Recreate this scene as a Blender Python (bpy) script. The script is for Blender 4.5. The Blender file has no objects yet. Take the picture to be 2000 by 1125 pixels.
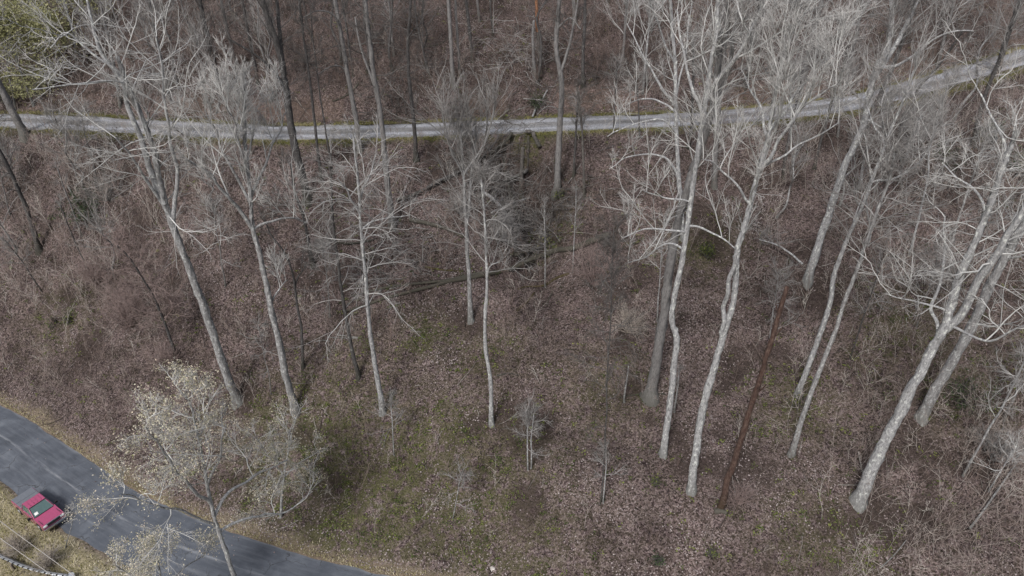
import bpy, bmesh, math
import numpy as np
from mathutils import Vector, Matrix

rng = np.random.default_rng(7)
R = math.radians
sc = bpy.context.scene
COL = sc.collection

# ------------------------------------------------------------------ camera
CAM_H, PITCH, FPX = 44.0, R(32.0), 1351.0
cam_d = bpy.data.cameras.new('camera'); cam = bpy.data.objects.new('camera', cam_d); COL.objects.link(cam)
cam.location = (0, 0, CAM_H); cam.rotation_euler = (math.pi / 2 - PITCH, 0, 0)
cam_d.sensor_width = 36; cam_d.lens = FPX / 2000 * 36; cam_d.clip_start = .5; cam_d.clip_end = 2000
sc.camera = cam
# ------------------------------------------------------------------ sky, sun, exposure
SUN_EL, SUN_AZ = R(50), R(205)         # azimuth clockwise from +Y: behind the drone, a little to its left
w = bpy.data.worlds.new('World'); sc.world = w; w.use_nodes = True
nt = w.node_tree; nt.nodes.clear()
sky = nt.nodes.new('ShaderNodeTexSky'); sky.sky_type = 'NISHITA'; sky.sun_disc = False
sky.sun_elevation = SUN_EL; sky.sun_rotation = SUN_AZ; sky.dust_density = 4; sky.air_density = 1.2
hs = nt.nodes.new('ShaderNodeHueSaturation'); hs.inputs['Saturation'].default_value = .58
bg = nt.nodes.new('ShaderNodeBackground'); bg.inputs['Strength'].default_value = .07
wo = nt.nodes.new('ShaderNodeOutputWorld')
nt.links.new(sky.outputs[0], hs.inputs['Color']); nt.links.new(hs.outputs[0], bg.inputs['Color']); nt.links.new(bg.outputs[0], wo.inputs['Surface'])
sl = bpy.data.lights.new('sun', 'SUN'); sl.energy = 1.5; sl.angle = R(11); sl.color = (1, .985, .975)
so = bpy.data.objects.new('sun', sl); COL.objects.link(so)
sd = Vector((math.sin(SUN_AZ) * math.cos(SUN_EL), math.cos(SUN_AZ) * math.cos(SUN_EL), math.sin(SUN_EL)))
so.rotation_euler = sd.to_track_quat('Z', 'Y').to_euler(); so.location = (0, 0, 120)
sc.view_settings.view_transform = 'Standard'; sc.view_settings.look = 'None'
sc.view_settings.exposure = 0.98; sc.view_settings.gamma = 1

# ------------------------------------------------------------------ helpers: rays, noise
CP, SP = math.cos(PITCH), math.sin(PITCH)
def ray(px, py):
    cx = (np.asarray(px, float) - 1000) / FPX; cy = (np.asarray(py, float) - 562.5) / FPX
    return np.stack([cx, CP - cy * SP, -SP - cy * CP], -1)       # per metre along the optical axis
def at_z(px, py, z):
    d = ray(px, py); t = (z - CAM_H) / d[..., 2]
    return d * t[..., None] + np.array([0, 0, CAM_H])

_pt = np.random.default_rng(3).random((256, 256))
def vnoise(x, y, s=1.0, o=0):
    x = np.asarray(x, float) / s + 37.3 + o * 17.7; y = np.asarray(y, float) / s + 11.9 + o * 29.1
    xi = np.floor(x).astype(int); yi = np.floor(y).astype(int); fx = x - xi; fy = y - yi
    fx = fx * fx * (3 - 2 * fx); fy = fy * fy * (3 - 2 * fy)
    g = lambda a, b: _pt[a % 256, b % 256]
    return (g(xi, yi) * (1 - fx) + g(xi + 1, yi) * fx) * (1 - fy) + (g(xi, yi + 1) * (1 - fx) + g(xi + 1, yi + 1) * fx) * fy - .5
def smooth(a, b, x):
    t = np.clip((x - a) / (b - a), 0, 1); return t * t * (3 - 2 * t)

# ------------------------------------------------------------------ terrain
GX = np.linspace(-160, 200, 1441)
def spline_of(ctrl, lo_slope, hi_slope, sm=2.0):
    c = ctrl[np.argsort(ctrl[:, 0])]
    y = np.interp(GX, c[:, 0], c[:, 1])
    y = np.where(GX < c[0, 0], c[0, 1] + (GX - c[0, 0]) * lo_slope, y)
    y = np.where(GX > c[-1, 0], c[-1, 1] + (GX - c[-1, 0]) * hi_slope, y)
    k = np.exp(-.5 * (np.arange(-40, 41) * .25 / sm) ** 2); k /= k.sum()
    return np.convolve(np.pad(y, 40, 'edge'), k, 'valid')
gp = np.array([(30, 234, 19.3), (300, 249, 19.1), (540, 261, 19.0), (700, 258, 19.0), (950, 249, 19.2), (1150, 241, 19.5), (1330, 235, 20),
               (1530, 221, 20.8), (1700, 198, 21.8), (1850, 158, 23), (2000, 114, 24.2)], float)
gw = at_z(gp[:, 0], gp[:, 1], gp[:, 2])
YG = spline_of(gw, .05, .55, 3.0)
ZG = spline_of(np.stack([gw[:, 0], gp[:, 2]], 1), .0, .06, 5.0)
lp = np.array([(0, 853), (60, 897), (130, 950), (200, 999), (270, 1037), (360, 1078), (470, 1115), (560, 1145), (740, 1192)], float)
lw = at_z(lp[:, 0], lp[:, 1], 0.0 * lp[:, 0])
YL = spline_of(lw, -.50, -.22, 2.2)
yG = lambda x: np.interp(x, GX, YG)
zG = lambda x: np.interp(x, GX, ZG)
yL = lambda x: np.interp(x, GX, YL)
LSL = np.gradient(YL, GX); GSL = np.gradient(YG, GX)
def cosL(x): return 1 / np.sqrt(1 + np.interp(x, GX, LSL) ** 2)
def cosG(x): return 1 / np.sqrt(1 + np.interp(x, GX, GSL) ** 2)
LHW, GHW = 2.65, 2.35                                            # half widths of asphalt and gravel road
GUL = at_z(np.array([1030.]), np.array([400.]), np.array([14.0]))[0]
def height(x, y):
    x = np.asarray(x, float); y = np.asarray(y, float)
    dl = (y - yL(x)) * cosL(x); dg = (y - yG(x)) * cosG(x)
    a = LHW + .7; b = GHW + .9
    s = (dl - a) / np.maximum(dl - a - dg - b, .5)
    sc_ = np.clip(s, 0, 1)
    zg = zG(x)
    mid = zg * (.93 * sc_ + .07 * sc_ ** 3) 
    n = vnoise(x, y, 14, 1) * 2.2 + vnoise(x, y, 6, 2) * .9 + vnoise(x, y, 2.2, 3) * .28
    # eroded gully below the gravel road
    gx = GUL[0] + (GUL[1] - y) * .10
    gul = -4.0 * np.exp(-((x - gx) / 3.0) ** 2) * smooth(-1, -4.5, dg) * smooth(-26, -9, dg)
    zm = mid + n * smooth(0, .14, sc_) * smooth(1, .9, sc_) + gul * (sc_ > 0) * (sc_ < 1)
    up = zg + 1.3 * smooth(b, b + 2.0, dg) + .52 * np.maximum(dg - b - .8, 0) + n * .9 * smooth(b, b + 4, dg)
    dn = -.15 * smooth(-a, -a - 1.5, dl) - 1.6 * smooth(-a - 3.2, -a - 6.5, dl) + 1.2 * smooth(-a - 7, -a - 9.5, dl) - .10 * np.maximum(-dl - a - 12, 0)
    dn = dn + n * .25 * smooth(-a, -a - 4, dl)
    z = np.where(s <= 0, np.where(dl < -a, dn, 0.0), np.where(s >= 1, np.where(dg > b, up, zg), zm))
    z = z + .05 * vnoise(x, y, .8, 5) * (1 - ((np.abs(dl) < a - .3) | (np.abs(dg) < b - .3)))
    return z
def hit(px, py):
    px = np.atleast_1d(np.asarray(px, float)); py = np.atleast_1d(np.asarray(py, float))
    d = ray(px, py)
    T = np.arange(25, 190, .8); p = d[:, None] * T[None, :, None]
    below = CAM_H + p[..., 2] <= height(p[..., 0], p[..., 1])
    k = np.where(below.any(1), below.argmax(1), len(T) - 1); b = T[k]; a = b - .8
    for i in range(8):
        m = (a + b) / 2; p = d * m[:, None]; w_ = CAM_H + p[:, 2] <= height(p[:, 0], p[:, 1])
        b = np.where(w_, m, b); a = np.where(w_, a, m)
    p = d * b[:, None]; p[:, 2] = height(p[:, 0], p[:, 1])
    return p

# ------------------------------------------------------------------ mesh building with numpy
def mesh_np(name, V, F, smooth_=True, attrs=None, mats=None, uv=None):
    me = bpy.data.meshes.new(name)
    V = np.ascontiguousarray(V, np.float32); n = F.shape[1]
    me.vertices.add(len(V)); me.vertices.foreach_set('co', V.ravel())
    me.loops.add(F.size); me.loops.foreach_set('vertex_index', np.ascontiguousarray(F, np.int32).ravel())
    me.polygons.add(len(F)); me.polygons.foreach_set('loop_start', np.arange(0, F.size, n, dtype=np.int32))
    me.polygons.foreach_set('use_smooth', np.full(len(F), smooth_, bool))
    for k, a in (attrs or {}).items():
        at = me.attributes.new(k, 'FLOAT', 'POINT'); at.data.foreach_set('value', np.ascontiguousarray(a, np.float32))
    if uv is not None:
        ul = me.uv_layers.new(name='UVMap'); ul.data.foreach_set('uv', np.ascontiguousarray(uv[F.ravel()], np.float32).ravel())
    me.update(calc_edges=True)
    for m in (mats or []): me.materials.append(m)
    return me
def link(name, data, parent=None, loc=None, **props):
    o = bpy.data.objects.new(name, data); COL.objects.link(o)
    if parent is not None: o.parent = parent
    if loc is not None: o.location = loc
    for k, v in props.items(): o[k] = v
    return o
def tubes(P, Rr, k=3, cap=False):
    """P (N,n,3) polylines, Rr (N,n) radii -> verts, quads"""
    N, n, _ = P.shape
    T = np.gradient(P, axis=1); T /= np.linalg.norm(T, axis=2, keepdims=True) + 1e-9
    ref = np.where(np.abs(T[:, :1, 2:3]) > .8, np.array([[[1., 0, 0]]]), np.array([[[0., 0, 1.]]]))
    ref = np.broadcast_to(ref, T.shape)
    A = np.cross(T, ref); A /= np.linalg.norm(A, axis=2, keepdims=True) + 1e-9
    B = np.cross(T, A)
    th = np.arange(k) * 2 * math.pi / k
    V = P[:, :, None, :] + Rr[:, :, None, None] * (A[:, :, None, :] * np.cos(th)[None, None, :, None] + B[:, :, None, :] * np.sin(th)[None, None, :, None])
    idx = np.arange(N * n * k).reshape(N, n, k)
    nx = np.roll(idx, -1, 2)
    F = np.stack([idx[:, :-1], nx[:, :-1], nx[:, 1:], idx[:, 1:]], -1).reshape(-1, 4)
    return V.reshape(-1, 3), F
def spikes(P, r, k=3):
    """P (N,n,3) polylines that taper to a point -> tube rings with a cone tip, as triangles"""
    N_, n, _ = P.shape
    Rr = r[:, None] * (1 - .45 * np.arange(n - 1) / max(n - 1, 1))[None]
    th = np.arange(k) * 2 * math.pi / k
    T = np.gradient(P, axis=1)[:, :-1] if n > 2 else (P[:, 1:] - P[:, :-1]); T = unit(T)
    ref = np.where(np.abs(T[:, :1, 2:3]) > .8, np.array([[[1., 0, 0]]]), np.array([[[0., 0, 1.]]])); ref = np.broadcast_to(ref, T.shape)
    A = unit(np.cross(T, ref)); B = np.cross(T, A)
    V = P[:, :-1, None, :] + Rr[:, :, None, None] * (A[:, :, None, :] * np.cos(th)[None, None, :, None] + B[:, :, None, :] * np.sin(th)[None, None, :, None])
    V = np.concatenate([V.reshape(N_, -1, 3), P[:, -1:]], 1); m = (n - 1) * k + 1
    i = np.arange((n - 1) * k).reshape(n - 1, k); nx = np.roll(i, -1, 1); fs = []
    if n > 2: fs += [np.stack([i[:-1], nx[:-1], nx[1:]], -1).reshape(-1, 3), np.stack([i[:-1], nx[1:], i[1:]], -1).reshape(-1, 3)]
    fs.append(np.stack([i[-1], nx[-1], np.full(k, m - 1)], -1)); f = np.concatenate(fs)
    return V.reshape(-1, 3), (f[None] + (np.arange(N_) * m)[:, None, None]).reshape(-1, 3)
class Mesh:
    def __init__(s): s.V = []; s.F = []; s.A = []; s.n = 0
    def add(s, V, F, a=0.0):
        if F.shape[1] == 4: F = np.concatenate([F[:, [0, 1, 2]], F[:, [0, 2, 3]]])
        s.V.append(V); s.F.append(F + s.n); s.n += len(V); s.A.append(np.broadcast_to(np.asarray(a, float), (len(V),)))
    def build(s, name, mat, smooth_=True, off=None):
        V = np.concatenate(s.V); F = np.concatenate(s.F)
        if off is not None: V = V - np.asarray(off)
        return mesh_np(name, V, F, smooth_, {'val': np.concatenate(s.A)}, [mat])
def unit(v): return v / (np.linalg.norm(v, axis=-1, keepdims=True) + 1e-9)
def catmull(P, per=6):
    P = np.asarray(P, float); Q = np.vstack([2 * P[0] - P[1], P, 2 * P[-1] - P[-2]]); out = []
    for i in range(1, len(Q) - 2):
        t = np.linspace(0, 1, per, endpoint=False)[:, None]
        a, b, c, d = Q[i - 1], Q[i], Q[i + 1], Q[i + 2]
        out.append(.5 * (2 * b + (c - a) * t + (2 * a - 5 * b + 4 * c - d) * t ** 2 + (3 * b - a - 3 * c + d) * t ** 3))
    return np.vstack(out + [Q[-2][None]])

# ------------------------------------------------------------------ materials
def new_mat(name, rough=.9, spec=.2):
    m = bpy.data.materials.new(name); m.use_nodes = True
    b = m.node_tree.nodes['Principled BSDF']; b.inputs['Roughness'].default_value = rough; b.inputs['Specular IOR Level'].default_value = spec
    return m, m.node_tree, b
def N(nt, t, **kw):
    n = nt.nodes.new(t)
    for k, v in kw.items():
        if k in n.inputs: n.inputs[k].default_value = v
        else: setattr(n, k, v)
    return n
def ramp(nt, stops, fac=None, interp='LINEAR'):
    r = nt.nodes.new('ShaderNodeValToRGB'); e = r.color_ramp.elements; r.color_ramp.interpolation = interp
    while len(e) < len(stops): e.new(.5)
    for i, (p, c) in enumerate(stops): e[i].position = p; e[i].color = (*c, 1)
    if fac is not None: nt.links.new(fac, r.inputs['Fac'])
    return r
def mix(nt, fac, a, b, mode='MIX'):
    m = nt.nodes.new('ShaderNodeMix'); m.data_type = 'RGBA'; m.blend_type = mode
    for s, v in ((m.inputs[0], fac), (m.inputs[6], a), (m.inputs[7], b)):
        if hasattr(v, 'is_linked'): nt.links.new(v, s)
        elif isinstance(v, (int, float)): s.default_value = v
        else: s.default_value = (*v, 1)
    return m.outputs[2]
def coords(nt, kind='Object', scale=(1, 1, 1)):
    c = nt.nodes.new('ShaderNodeTexCoord'); mp = nt.nodes.new('ShaderNodeMapping'); mp.inputs['Scale'].default_value = scale
    nt.links.new(c.outputs[kind], mp.inputs['Vector']); return mp.outputs[0]
def noise(nt, vec, scale, detail=4, rough=.6):
    n = N(nt, 'ShaderNodeTexNoise', Scale=scale, Detail=detail, Roughness=rough); nt.links.new(vec, n.inputs['Vector']); return n.outputs['Fac']
def bump(nt, b, h, s=.5, d=.03):
    bn = N(nt, 'ShaderNodeBump', Strength=s, Distance=d); nt.links.new(h, bn.inputs['Height']); nt.links.new(bn.outputs[0], b.inputs['Normal'])

def bark(name, dark, mid, light, lichen, amount):
    m, nt, b = new_mat(name)
    v = coords(nt, 'Object', (1, 1, .35)); n1 = noise(nt, v, 9, 6, .75)
    base = ramp(nt, [(.32, dark), (.5, mid), (.68, light)], n1).outputs[0]
    v2 = coords(nt, 'Object', (1, 1, .55)); n2 = noise(nt, v2, 5.5, 7, .75)
    lk = ramp(nt, [(amount, (0, 0, 0)), (amount + .08, (1, 1, 1))], n2).outputs[0]
    c = mix(nt, lk, base, lichen)
    n3 = noise(nt, v, 4.3, 4, .8)
    blot = ramp(nt, [(.30, (1, 1, 1)), (.36, (0, 0, 0))], n3).outputs[0]
    c = mix(nt, blot, c, dark)
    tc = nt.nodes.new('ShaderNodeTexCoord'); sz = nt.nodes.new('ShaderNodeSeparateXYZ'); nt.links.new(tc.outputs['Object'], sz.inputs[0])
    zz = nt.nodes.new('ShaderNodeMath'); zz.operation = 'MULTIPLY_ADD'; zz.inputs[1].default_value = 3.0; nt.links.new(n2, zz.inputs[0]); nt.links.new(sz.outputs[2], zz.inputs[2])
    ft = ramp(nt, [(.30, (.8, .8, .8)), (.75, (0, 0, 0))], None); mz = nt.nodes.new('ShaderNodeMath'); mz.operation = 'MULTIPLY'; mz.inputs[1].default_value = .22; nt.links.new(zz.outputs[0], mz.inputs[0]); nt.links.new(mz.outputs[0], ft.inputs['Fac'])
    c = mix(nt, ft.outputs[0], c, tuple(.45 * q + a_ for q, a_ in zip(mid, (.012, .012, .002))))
    nt.links.new(c, b.inputs['Base Color']); bump(nt, b, n1, .6, .04)
    return m
BARK = {
    'pale':  bark('bark_pale', (.075, .072, .072), (.215, .21, .21), (.30, .298, .30), (.44, .45, .44), .53),
    'white': bark('bark_white', (.085, .083, .084), (.27, .268, .272), (.385, .385, .39), (.58, .595, .565), .535),
    'grey':  bark('bark_grey', (.075, .071, .070), (.165, .158, .155), (.225, .218, .215), (.32, .325, .315), .62),
    'dark':  bark('bark_dark', (.026, .024, .024), (.064, .060, .059), (.115, .110, .108), (.25, .25, .24), .58),
    'snag':  bark('bark_snag', (.022, .015, .013), (.072, .046, .038), (.135, .093, .074), (.055, .030, .024), .50),
    'orange': bark('wood_torn', (.08, .04, .025), (.24, .12, .07), (.33, .18, .11), (.30, .26, .23), .62),
    'log':   bark('bark_log', (.03, .028, .026), (.092, .084, .078), (.16, .148, .138), (.10, .10, .055), .60),
    'moss':  bark('bark_moss', (.04, .030, .020), (.085, .065, .038), (.13, .098, .062), (.075, .072, .024), .52),
}
def twig_mat(name, a, c, fine=None):
    m, nt, b = new_mat(name, .85)
    n = noise(nt, coords(nt), 1.3, 3)
    big = ramp(nt, [(.3, a), (.7, c)], n).outputs[0]
    if fine:
        at = N(nt, 'ShaderNodeAttribute', attribute_name='val')
        f2 = ramp(nt, [(.35, tuple(q * .6 for q in fine)), (.65, tuple(q * 1.35 for q in fine))], noise(nt, coords(nt), 2.3, 3)).outputs[0]
        big = mix(nt, at.outputs['Fac'], f2, big)
    nt.links.new(big, b.inputs['Base Color']); return m
TWIG = {
    'pale': twig_mat('twig_pale', (.30, .293, .285), (.52, .515, .505), (.235, .224, .216)),
    'white': twig_mat('twig_white', (.36, .36, .352), (.60, .60, .585), (.33, .32, .31)),
    'grey': twig_mat('twig_grey', (.19, .183, .178), (.36, .35, .342), (.18, .170, .163)),
    'dark': twig_mat('twig_dark', (.05, .046, .045), (.14, .132, .128), (.095, .087, .082)),
    'red':  twig_mat('twig_red', (.13, .092, .084), (.27, .213, .20)),
    'tan':  twig_mat('twig_tan', (.22, .19, .163), (.39, .345, .305)),
}
def leaf_mat(name, stops, trans=.0, rough=.7):
    m, nt, b = new_mat(name, rough, .25)
    a = N(nt, 'ShaderNodeAttribute', attribute_name='val')
    c = ramp(nt, stops, a.outputs['Fac']).outputs[0]
    nt.links.new(c, b.inputs['Base Color'])
    if trans:
        t = N(nt, 'ShaderNodeBsdfTranslucent'); nt.links.new(c, t.inputs['Color'])
        ms = N(nt, 'ShaderNodeMixShader'); ms.inputs[0].default_value = trans
        nt.links.new(b.outputs[0], ms.inputs[1]); nt.links.new(t.outputs[0], ms.inputs[2])
        nt.links.new(ms.outputs[0], nt.nodes['Material Output'].inputs['Surface'])
    return m
LITTER = leaf_mat('dead_leaf', [(0, (.018, .013, .013)), (.25, (.062, .046, .045)), (.55, (.132, .100, .098)), (.8, (.200, .162, .157)), (1, (.29, .25, .243))])
BUDS = leaf_mat('bud_leaf', [(0, (.30, .29, .17)), (.3, (.46, .43, .31)), (.75, (.64, .60, .50)), (1, (.66, .55, .43))], .25)
GREENS = leaf_mat('green_leaf', [(0, (.030, .042, .014)), (.4, (.075, .095, .028)), (.8, (.15, .17, .045)), (1, (.22, .235, .07))], .2)
SPRING = leaf_mat('spring_leaf', [(0, (.20, .20, .09)), (.5, (.36, .36, .18)), (1, (.50, .48, .28))], .35)
EVER = leaf_mat('evergreen_leaf', [(0, (.014, .025, .012)), (.6, (.04, .065, .026)), (1, (.08, .11, .045))], .1)
GRASS = leaf_mat('grass_blade', [(0, (.125, .13, .03)), (.35, (.27, .245, .11)), (.7, (.45, .40, .26)), (1, (.58, .52, .41))], .2)

def ground_mat():
    m, nt, b = new_mat('leaf_litter_ground', .95, .1)
    v = coords(nt, 'Object')
    # warp + voronoi cells: single leaves
    wn = N(nt, 'ShaderNodeTexNoise', Scale=3.0, Detail=2); nt.links.new(v, wn.inputs['Vector'])
    va = nt.nodes.new('ShaderNodeVectorMath'); va.operation = 'MULTIPLY_ADD'; va.inputs[1].default_value = (.25, .25, .25)
    nt.links.new(wn.outputs['Color'], va.inputs[0]); nt.links.new(v, va.inputs[2])
    vo = N(nt, 'ShaderNodeTexVoronoi', Scale=10, Randomness=1); nt.links.new(va.outputs[0], vo.inputs['Vector'])
    sx = nt.nodes.new('ShaderNodeSeparateColor'); nt.links.new(vo.outputs['Color'], sx.inputs[0])
    leaf = ramp(nt, [(0, (.020, .015, .015)), (.3, (.062, .046, .045)), (.65, (.125, .095, .093)), (1, (.205, .167, .162))], sx.outputs[0]).outputs[0]
    big = noise(nt, v, .35, 6, .65)
    tone = ramp(nt, [(.3, (.42, .40, .40)), (.5, (.95, .93, .92)), (.7, (1.35, 1.31, 1.29))], big).outputs[0]
    c = mix(nt, 1.0, leaf, tone, 'MULTIPLY')
    # moss / low green growth in patches
    ga = N(nt, 'ShaderNodeAttribute', attribute_name='moss')
    n2 = noise(nt, v, 1.6, 5, .7)
    mm = nt.nodes.new('ShaderNodeMath'); mm.operation = 'MULTIPLY'; mm.use_clamp = True; nt.links.new(ga.outputs['Fac'], mm.inputs[0])
    rm = ramp(nt, [(.40, (0, 0, 0)), (.52, (1, 1, 1))], n2); nt.links.new(rm.outputs[0], mm.inputs[1])
    mossc = ramp(nt, [(.3, (.040, .043, .018)), (.7, (.105, .105, .042))], noise(nt, v, 9, 3)).outputs[0]
    c = mix(nt, mm.outputs[0], c, mossc)
    # dry grass verge, bare clay
    gr = N(nt, 'ShaderNodeAttribute', attribute_name='grass')
    dry = ramp(nt, [(.25, (.14, .125, .065)), (.5, (.31, .275, .175)), (.75, (.48, .42, .32))], noise(nt, v, 4.5, 6, .75)).outputs[0]
    c = mix(nt, gr.outputs['Fac'], c, dry)
    so_ = N(nt, 'ShaderNodeAttribute', attribute_name='soil')
    c = mix(nt, so_.outputs['Fac'], c, ramp(nt, [(.3, (.018, .013, .011)), (.7, (.062, .047, .041))], noise(nt, v, 5, 6, .7)).outputs[0])
    cl = N(nt, 'ShaderNodeAttribute', attribute_name='clay')
    clay = ramp(nt, [(.3, (.10, .066, .050)), (.7, (.27, .20, .16))], noise(nt, v, 3.5, 6, .7)).outputs[0]
    c = mix(nt, cl.outputs['Fac'], c, clay)
    nt.links.new(c, b.inputs['Base Color'])
    ad = nt.nodes.new('ShaderNodeMath'); ad.operation = 'ADD'; nt.links.new(sx.outputs[1], ad.inputs[0]); nt.links.new(noise(nt, v, 12, 4), ad.inputs[1])
    bump(nt, b, ad.outputs[0], .9, .10)
    return m
GROUND = ground_mat()

# ------------------------------------------------------------------ ground mesh
def axis(fa, fb, step, lo, hi):
    f = np.arange(fa, fb + 1e-6, step)
    l = [fa]; s = step
    while l[-1] > lo: s *= 1.18; l.append(l[-1] - s)
    h = [fb]; s = step
    while h[-1] < hi: s *= 1.18; h.append(h[-1] + s)
    return np.concatenate([l[:0:-1], f, h[1:]])
ax = axis(-62, 84, .55, -400, 400); ay = axis(24, 108, .5, -250, 700)
X, Y = np.meshgrid(ax, ay)
Xf, Yf = X.ravel(), Y.ravel(); Zf = height(Xf, Yf)
DL = (Yf - yL(Xf)) * cosL(Xf); DG = (Yf - yG(Xf)) * cosG(Xf)
idx = np.arange(len(ax) * len(ay)).reshape(len(ay), len(ax))
F = np.stack([idx[:-1, :-1], idx[:-1, 1:], idx[1:, 1:], idx[1:, :-1]], -1).reshape(-1, 4)
PATCH = [(620, 900, 9, .9), (760, 960, 10, .9), (900, 1000, 8, .8), (680, 1040, 8, .9), (860, 870, 6, .8), (1000, 900, 5, .6), (1375, 480, 4, .8), (825, 655, 3, .8), (540, 830, 5, .7),
         (1060, 470, 4, .7), (1180, 760, 5, .5), (960, 690, 4, .5), (1560, 800, 4, .7), (1780, 640, 6, .6), (1900, 760, 6, .5), (1610, 1060, 5, .6), (120, 620, 4, .5), (700, 690, 4, .4), (1000, 1080, 6, .6)]
pc = hit([p[0] for p in PATCH], [p[1] for p in PATCH])
def moss_at(x, y):
    v = np.zeros_like(x)
    for (a, b_, r, k), c in zip(PATCH, pc): v = np.maximum(v, k * np.exp(-(((x - c[0]) ** 2 + ((y - c[1]) * 1.2) ** 2) / (r * .8) ** 2)))
    return np.clip(v, 0, 1)
def soil_at(x, y):
    dg = (y - yG(x)) * cosG(x); dl = (y - yL(x)) * cosL(x)
    g = np.exp(-((x - GUL[0]) / 5.5) ** 2 - ((y - GUL[1] - .5) / 5.5) ** 2) * (.65 + .8 * vnoise(x, y, 1.6, 81))
    p = smooth(.16, .30, vnoise(x, y, 4.2, 82) + .35 * vnoise(x, y, 1.3, 83)) * .7 * smooth(5, 9, dl)
    return np.clip(np.maximum(g, p), 0, 1) * (np.abs(dg) > GHW + .8)
edge_n = vnoise(Xf, Yf, 1.3, 8) * .9
vg = smooth(-GHW - 1.35, -GHW - .5, DG + edge_n) * (DG < 0)
moss = np.maximum(.7 * moss_at(Xf, Yf), .95 * vg + .7 * smooth(GHW + 1.3, GHW + .4, DG + edge_n) * (DG > 0)) + .12
grass = np.maximum(smooth(-LHW + .2, -LHW - .6, DL + edge_n * .5) * (.85 - .5 * smooth(-LHW - 3.4, -LHW - 6, DL)), .4 * smooth(LHW + 1.2, LHW + .3, DL + edge_n) * (DL > 0))
clay = .5 * smooth(LHW + 1.1, LHW + .3, DL + edge_n * .6) * (DL > 0)  + .30 * smooth(GHW + .8, GHW + 1.6, DG) * smooth(GHW + 4.5, GHW + 2, DG) * (vnoise(Xf, Yf, 5, 9) > 0)
me = mesh_np('ground', np.stack([Xf, Yf, Zf], 1), F, True, {'moss': np.clip(moss, 0, 1), 'grass': np.clip(grass, 0, 1), 'clay': np.clip(clay, 0, 1), 'soil': soil_at(Xf, Yf)}, [GROUND])
link('ground', me, kind='structure')

# ------------------------------------------------------------------ roads
def road_mesh(name, yf, zf, cosf, hw, x0, x1, mat, lift, seed, jit):
    xs = np.arange(x0, x1, .4); nu = 13
    u = np.linspace(-1, 1, nu); sl_ = np.gradient(yf(xs), xs); nrm = np.stack([-sl_, np.ones_like(sl_)], 1) / np.sqrt(1 + sl_ ** 2)[:, None]
    jl = jit * (vnoise(xs, xs * 0, 1.7, seed) + .6 * vnoise(xs, xs * 0, .7, seed + 1)); jr = jit * (vnoise(xs, xs * 0 + 50, 1.7, seed) + .6 * vnoise(xs, xs * 0 + 50, .7, seed + 1))
    off = u[None] * hw + np.where(u[None] > .99, jr[:, None], 0) + np.where(u[None] < -.99, jl[:, None], 0)
    px = xs[:, None] + nrm[:, :1] * off; py = yf(xs)[:, None] + nrm[:, 1:] * off
    z = zf(xs)[:, None] + lift + .05 * (1 - u[None] ** 2) + 0 * px
    z[:, 0] -= .035; z[:, -1] -= .035
    ln = np.concatenate([[0], np.cumsum(np.hypot(np.diff(xs), np.diff(yf(xs))))])
    V = np.stack([px, py, z], -1).reshape(-1, 3); uv = np.stack([np.broadcast_to(u[None], px.shape), np.broadcast_to(ln[:, None], px.shape)], -1).reshape(-1, 2)
    i = np.arange(len(xs) * nu).reshape(len(xs), nu)
    F = np.stack([i[:-1, :-1], i[1:, :-1], i[1:, 1:], i[:-1, 1:]], -1).reshape(-1, 4)[:, ::-1]
    return mesh_np(name, V, F, True, None, [mat], uv)
def uvsplit(nt):
    t = nt.nodes.new('ShaderNodeTexCoord'); s = nt.nodes.new('ShaderNodeSeparateXYZ'); nt.links.new(t.outputs['UV'], s.inputs[0]); return s, t
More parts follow.
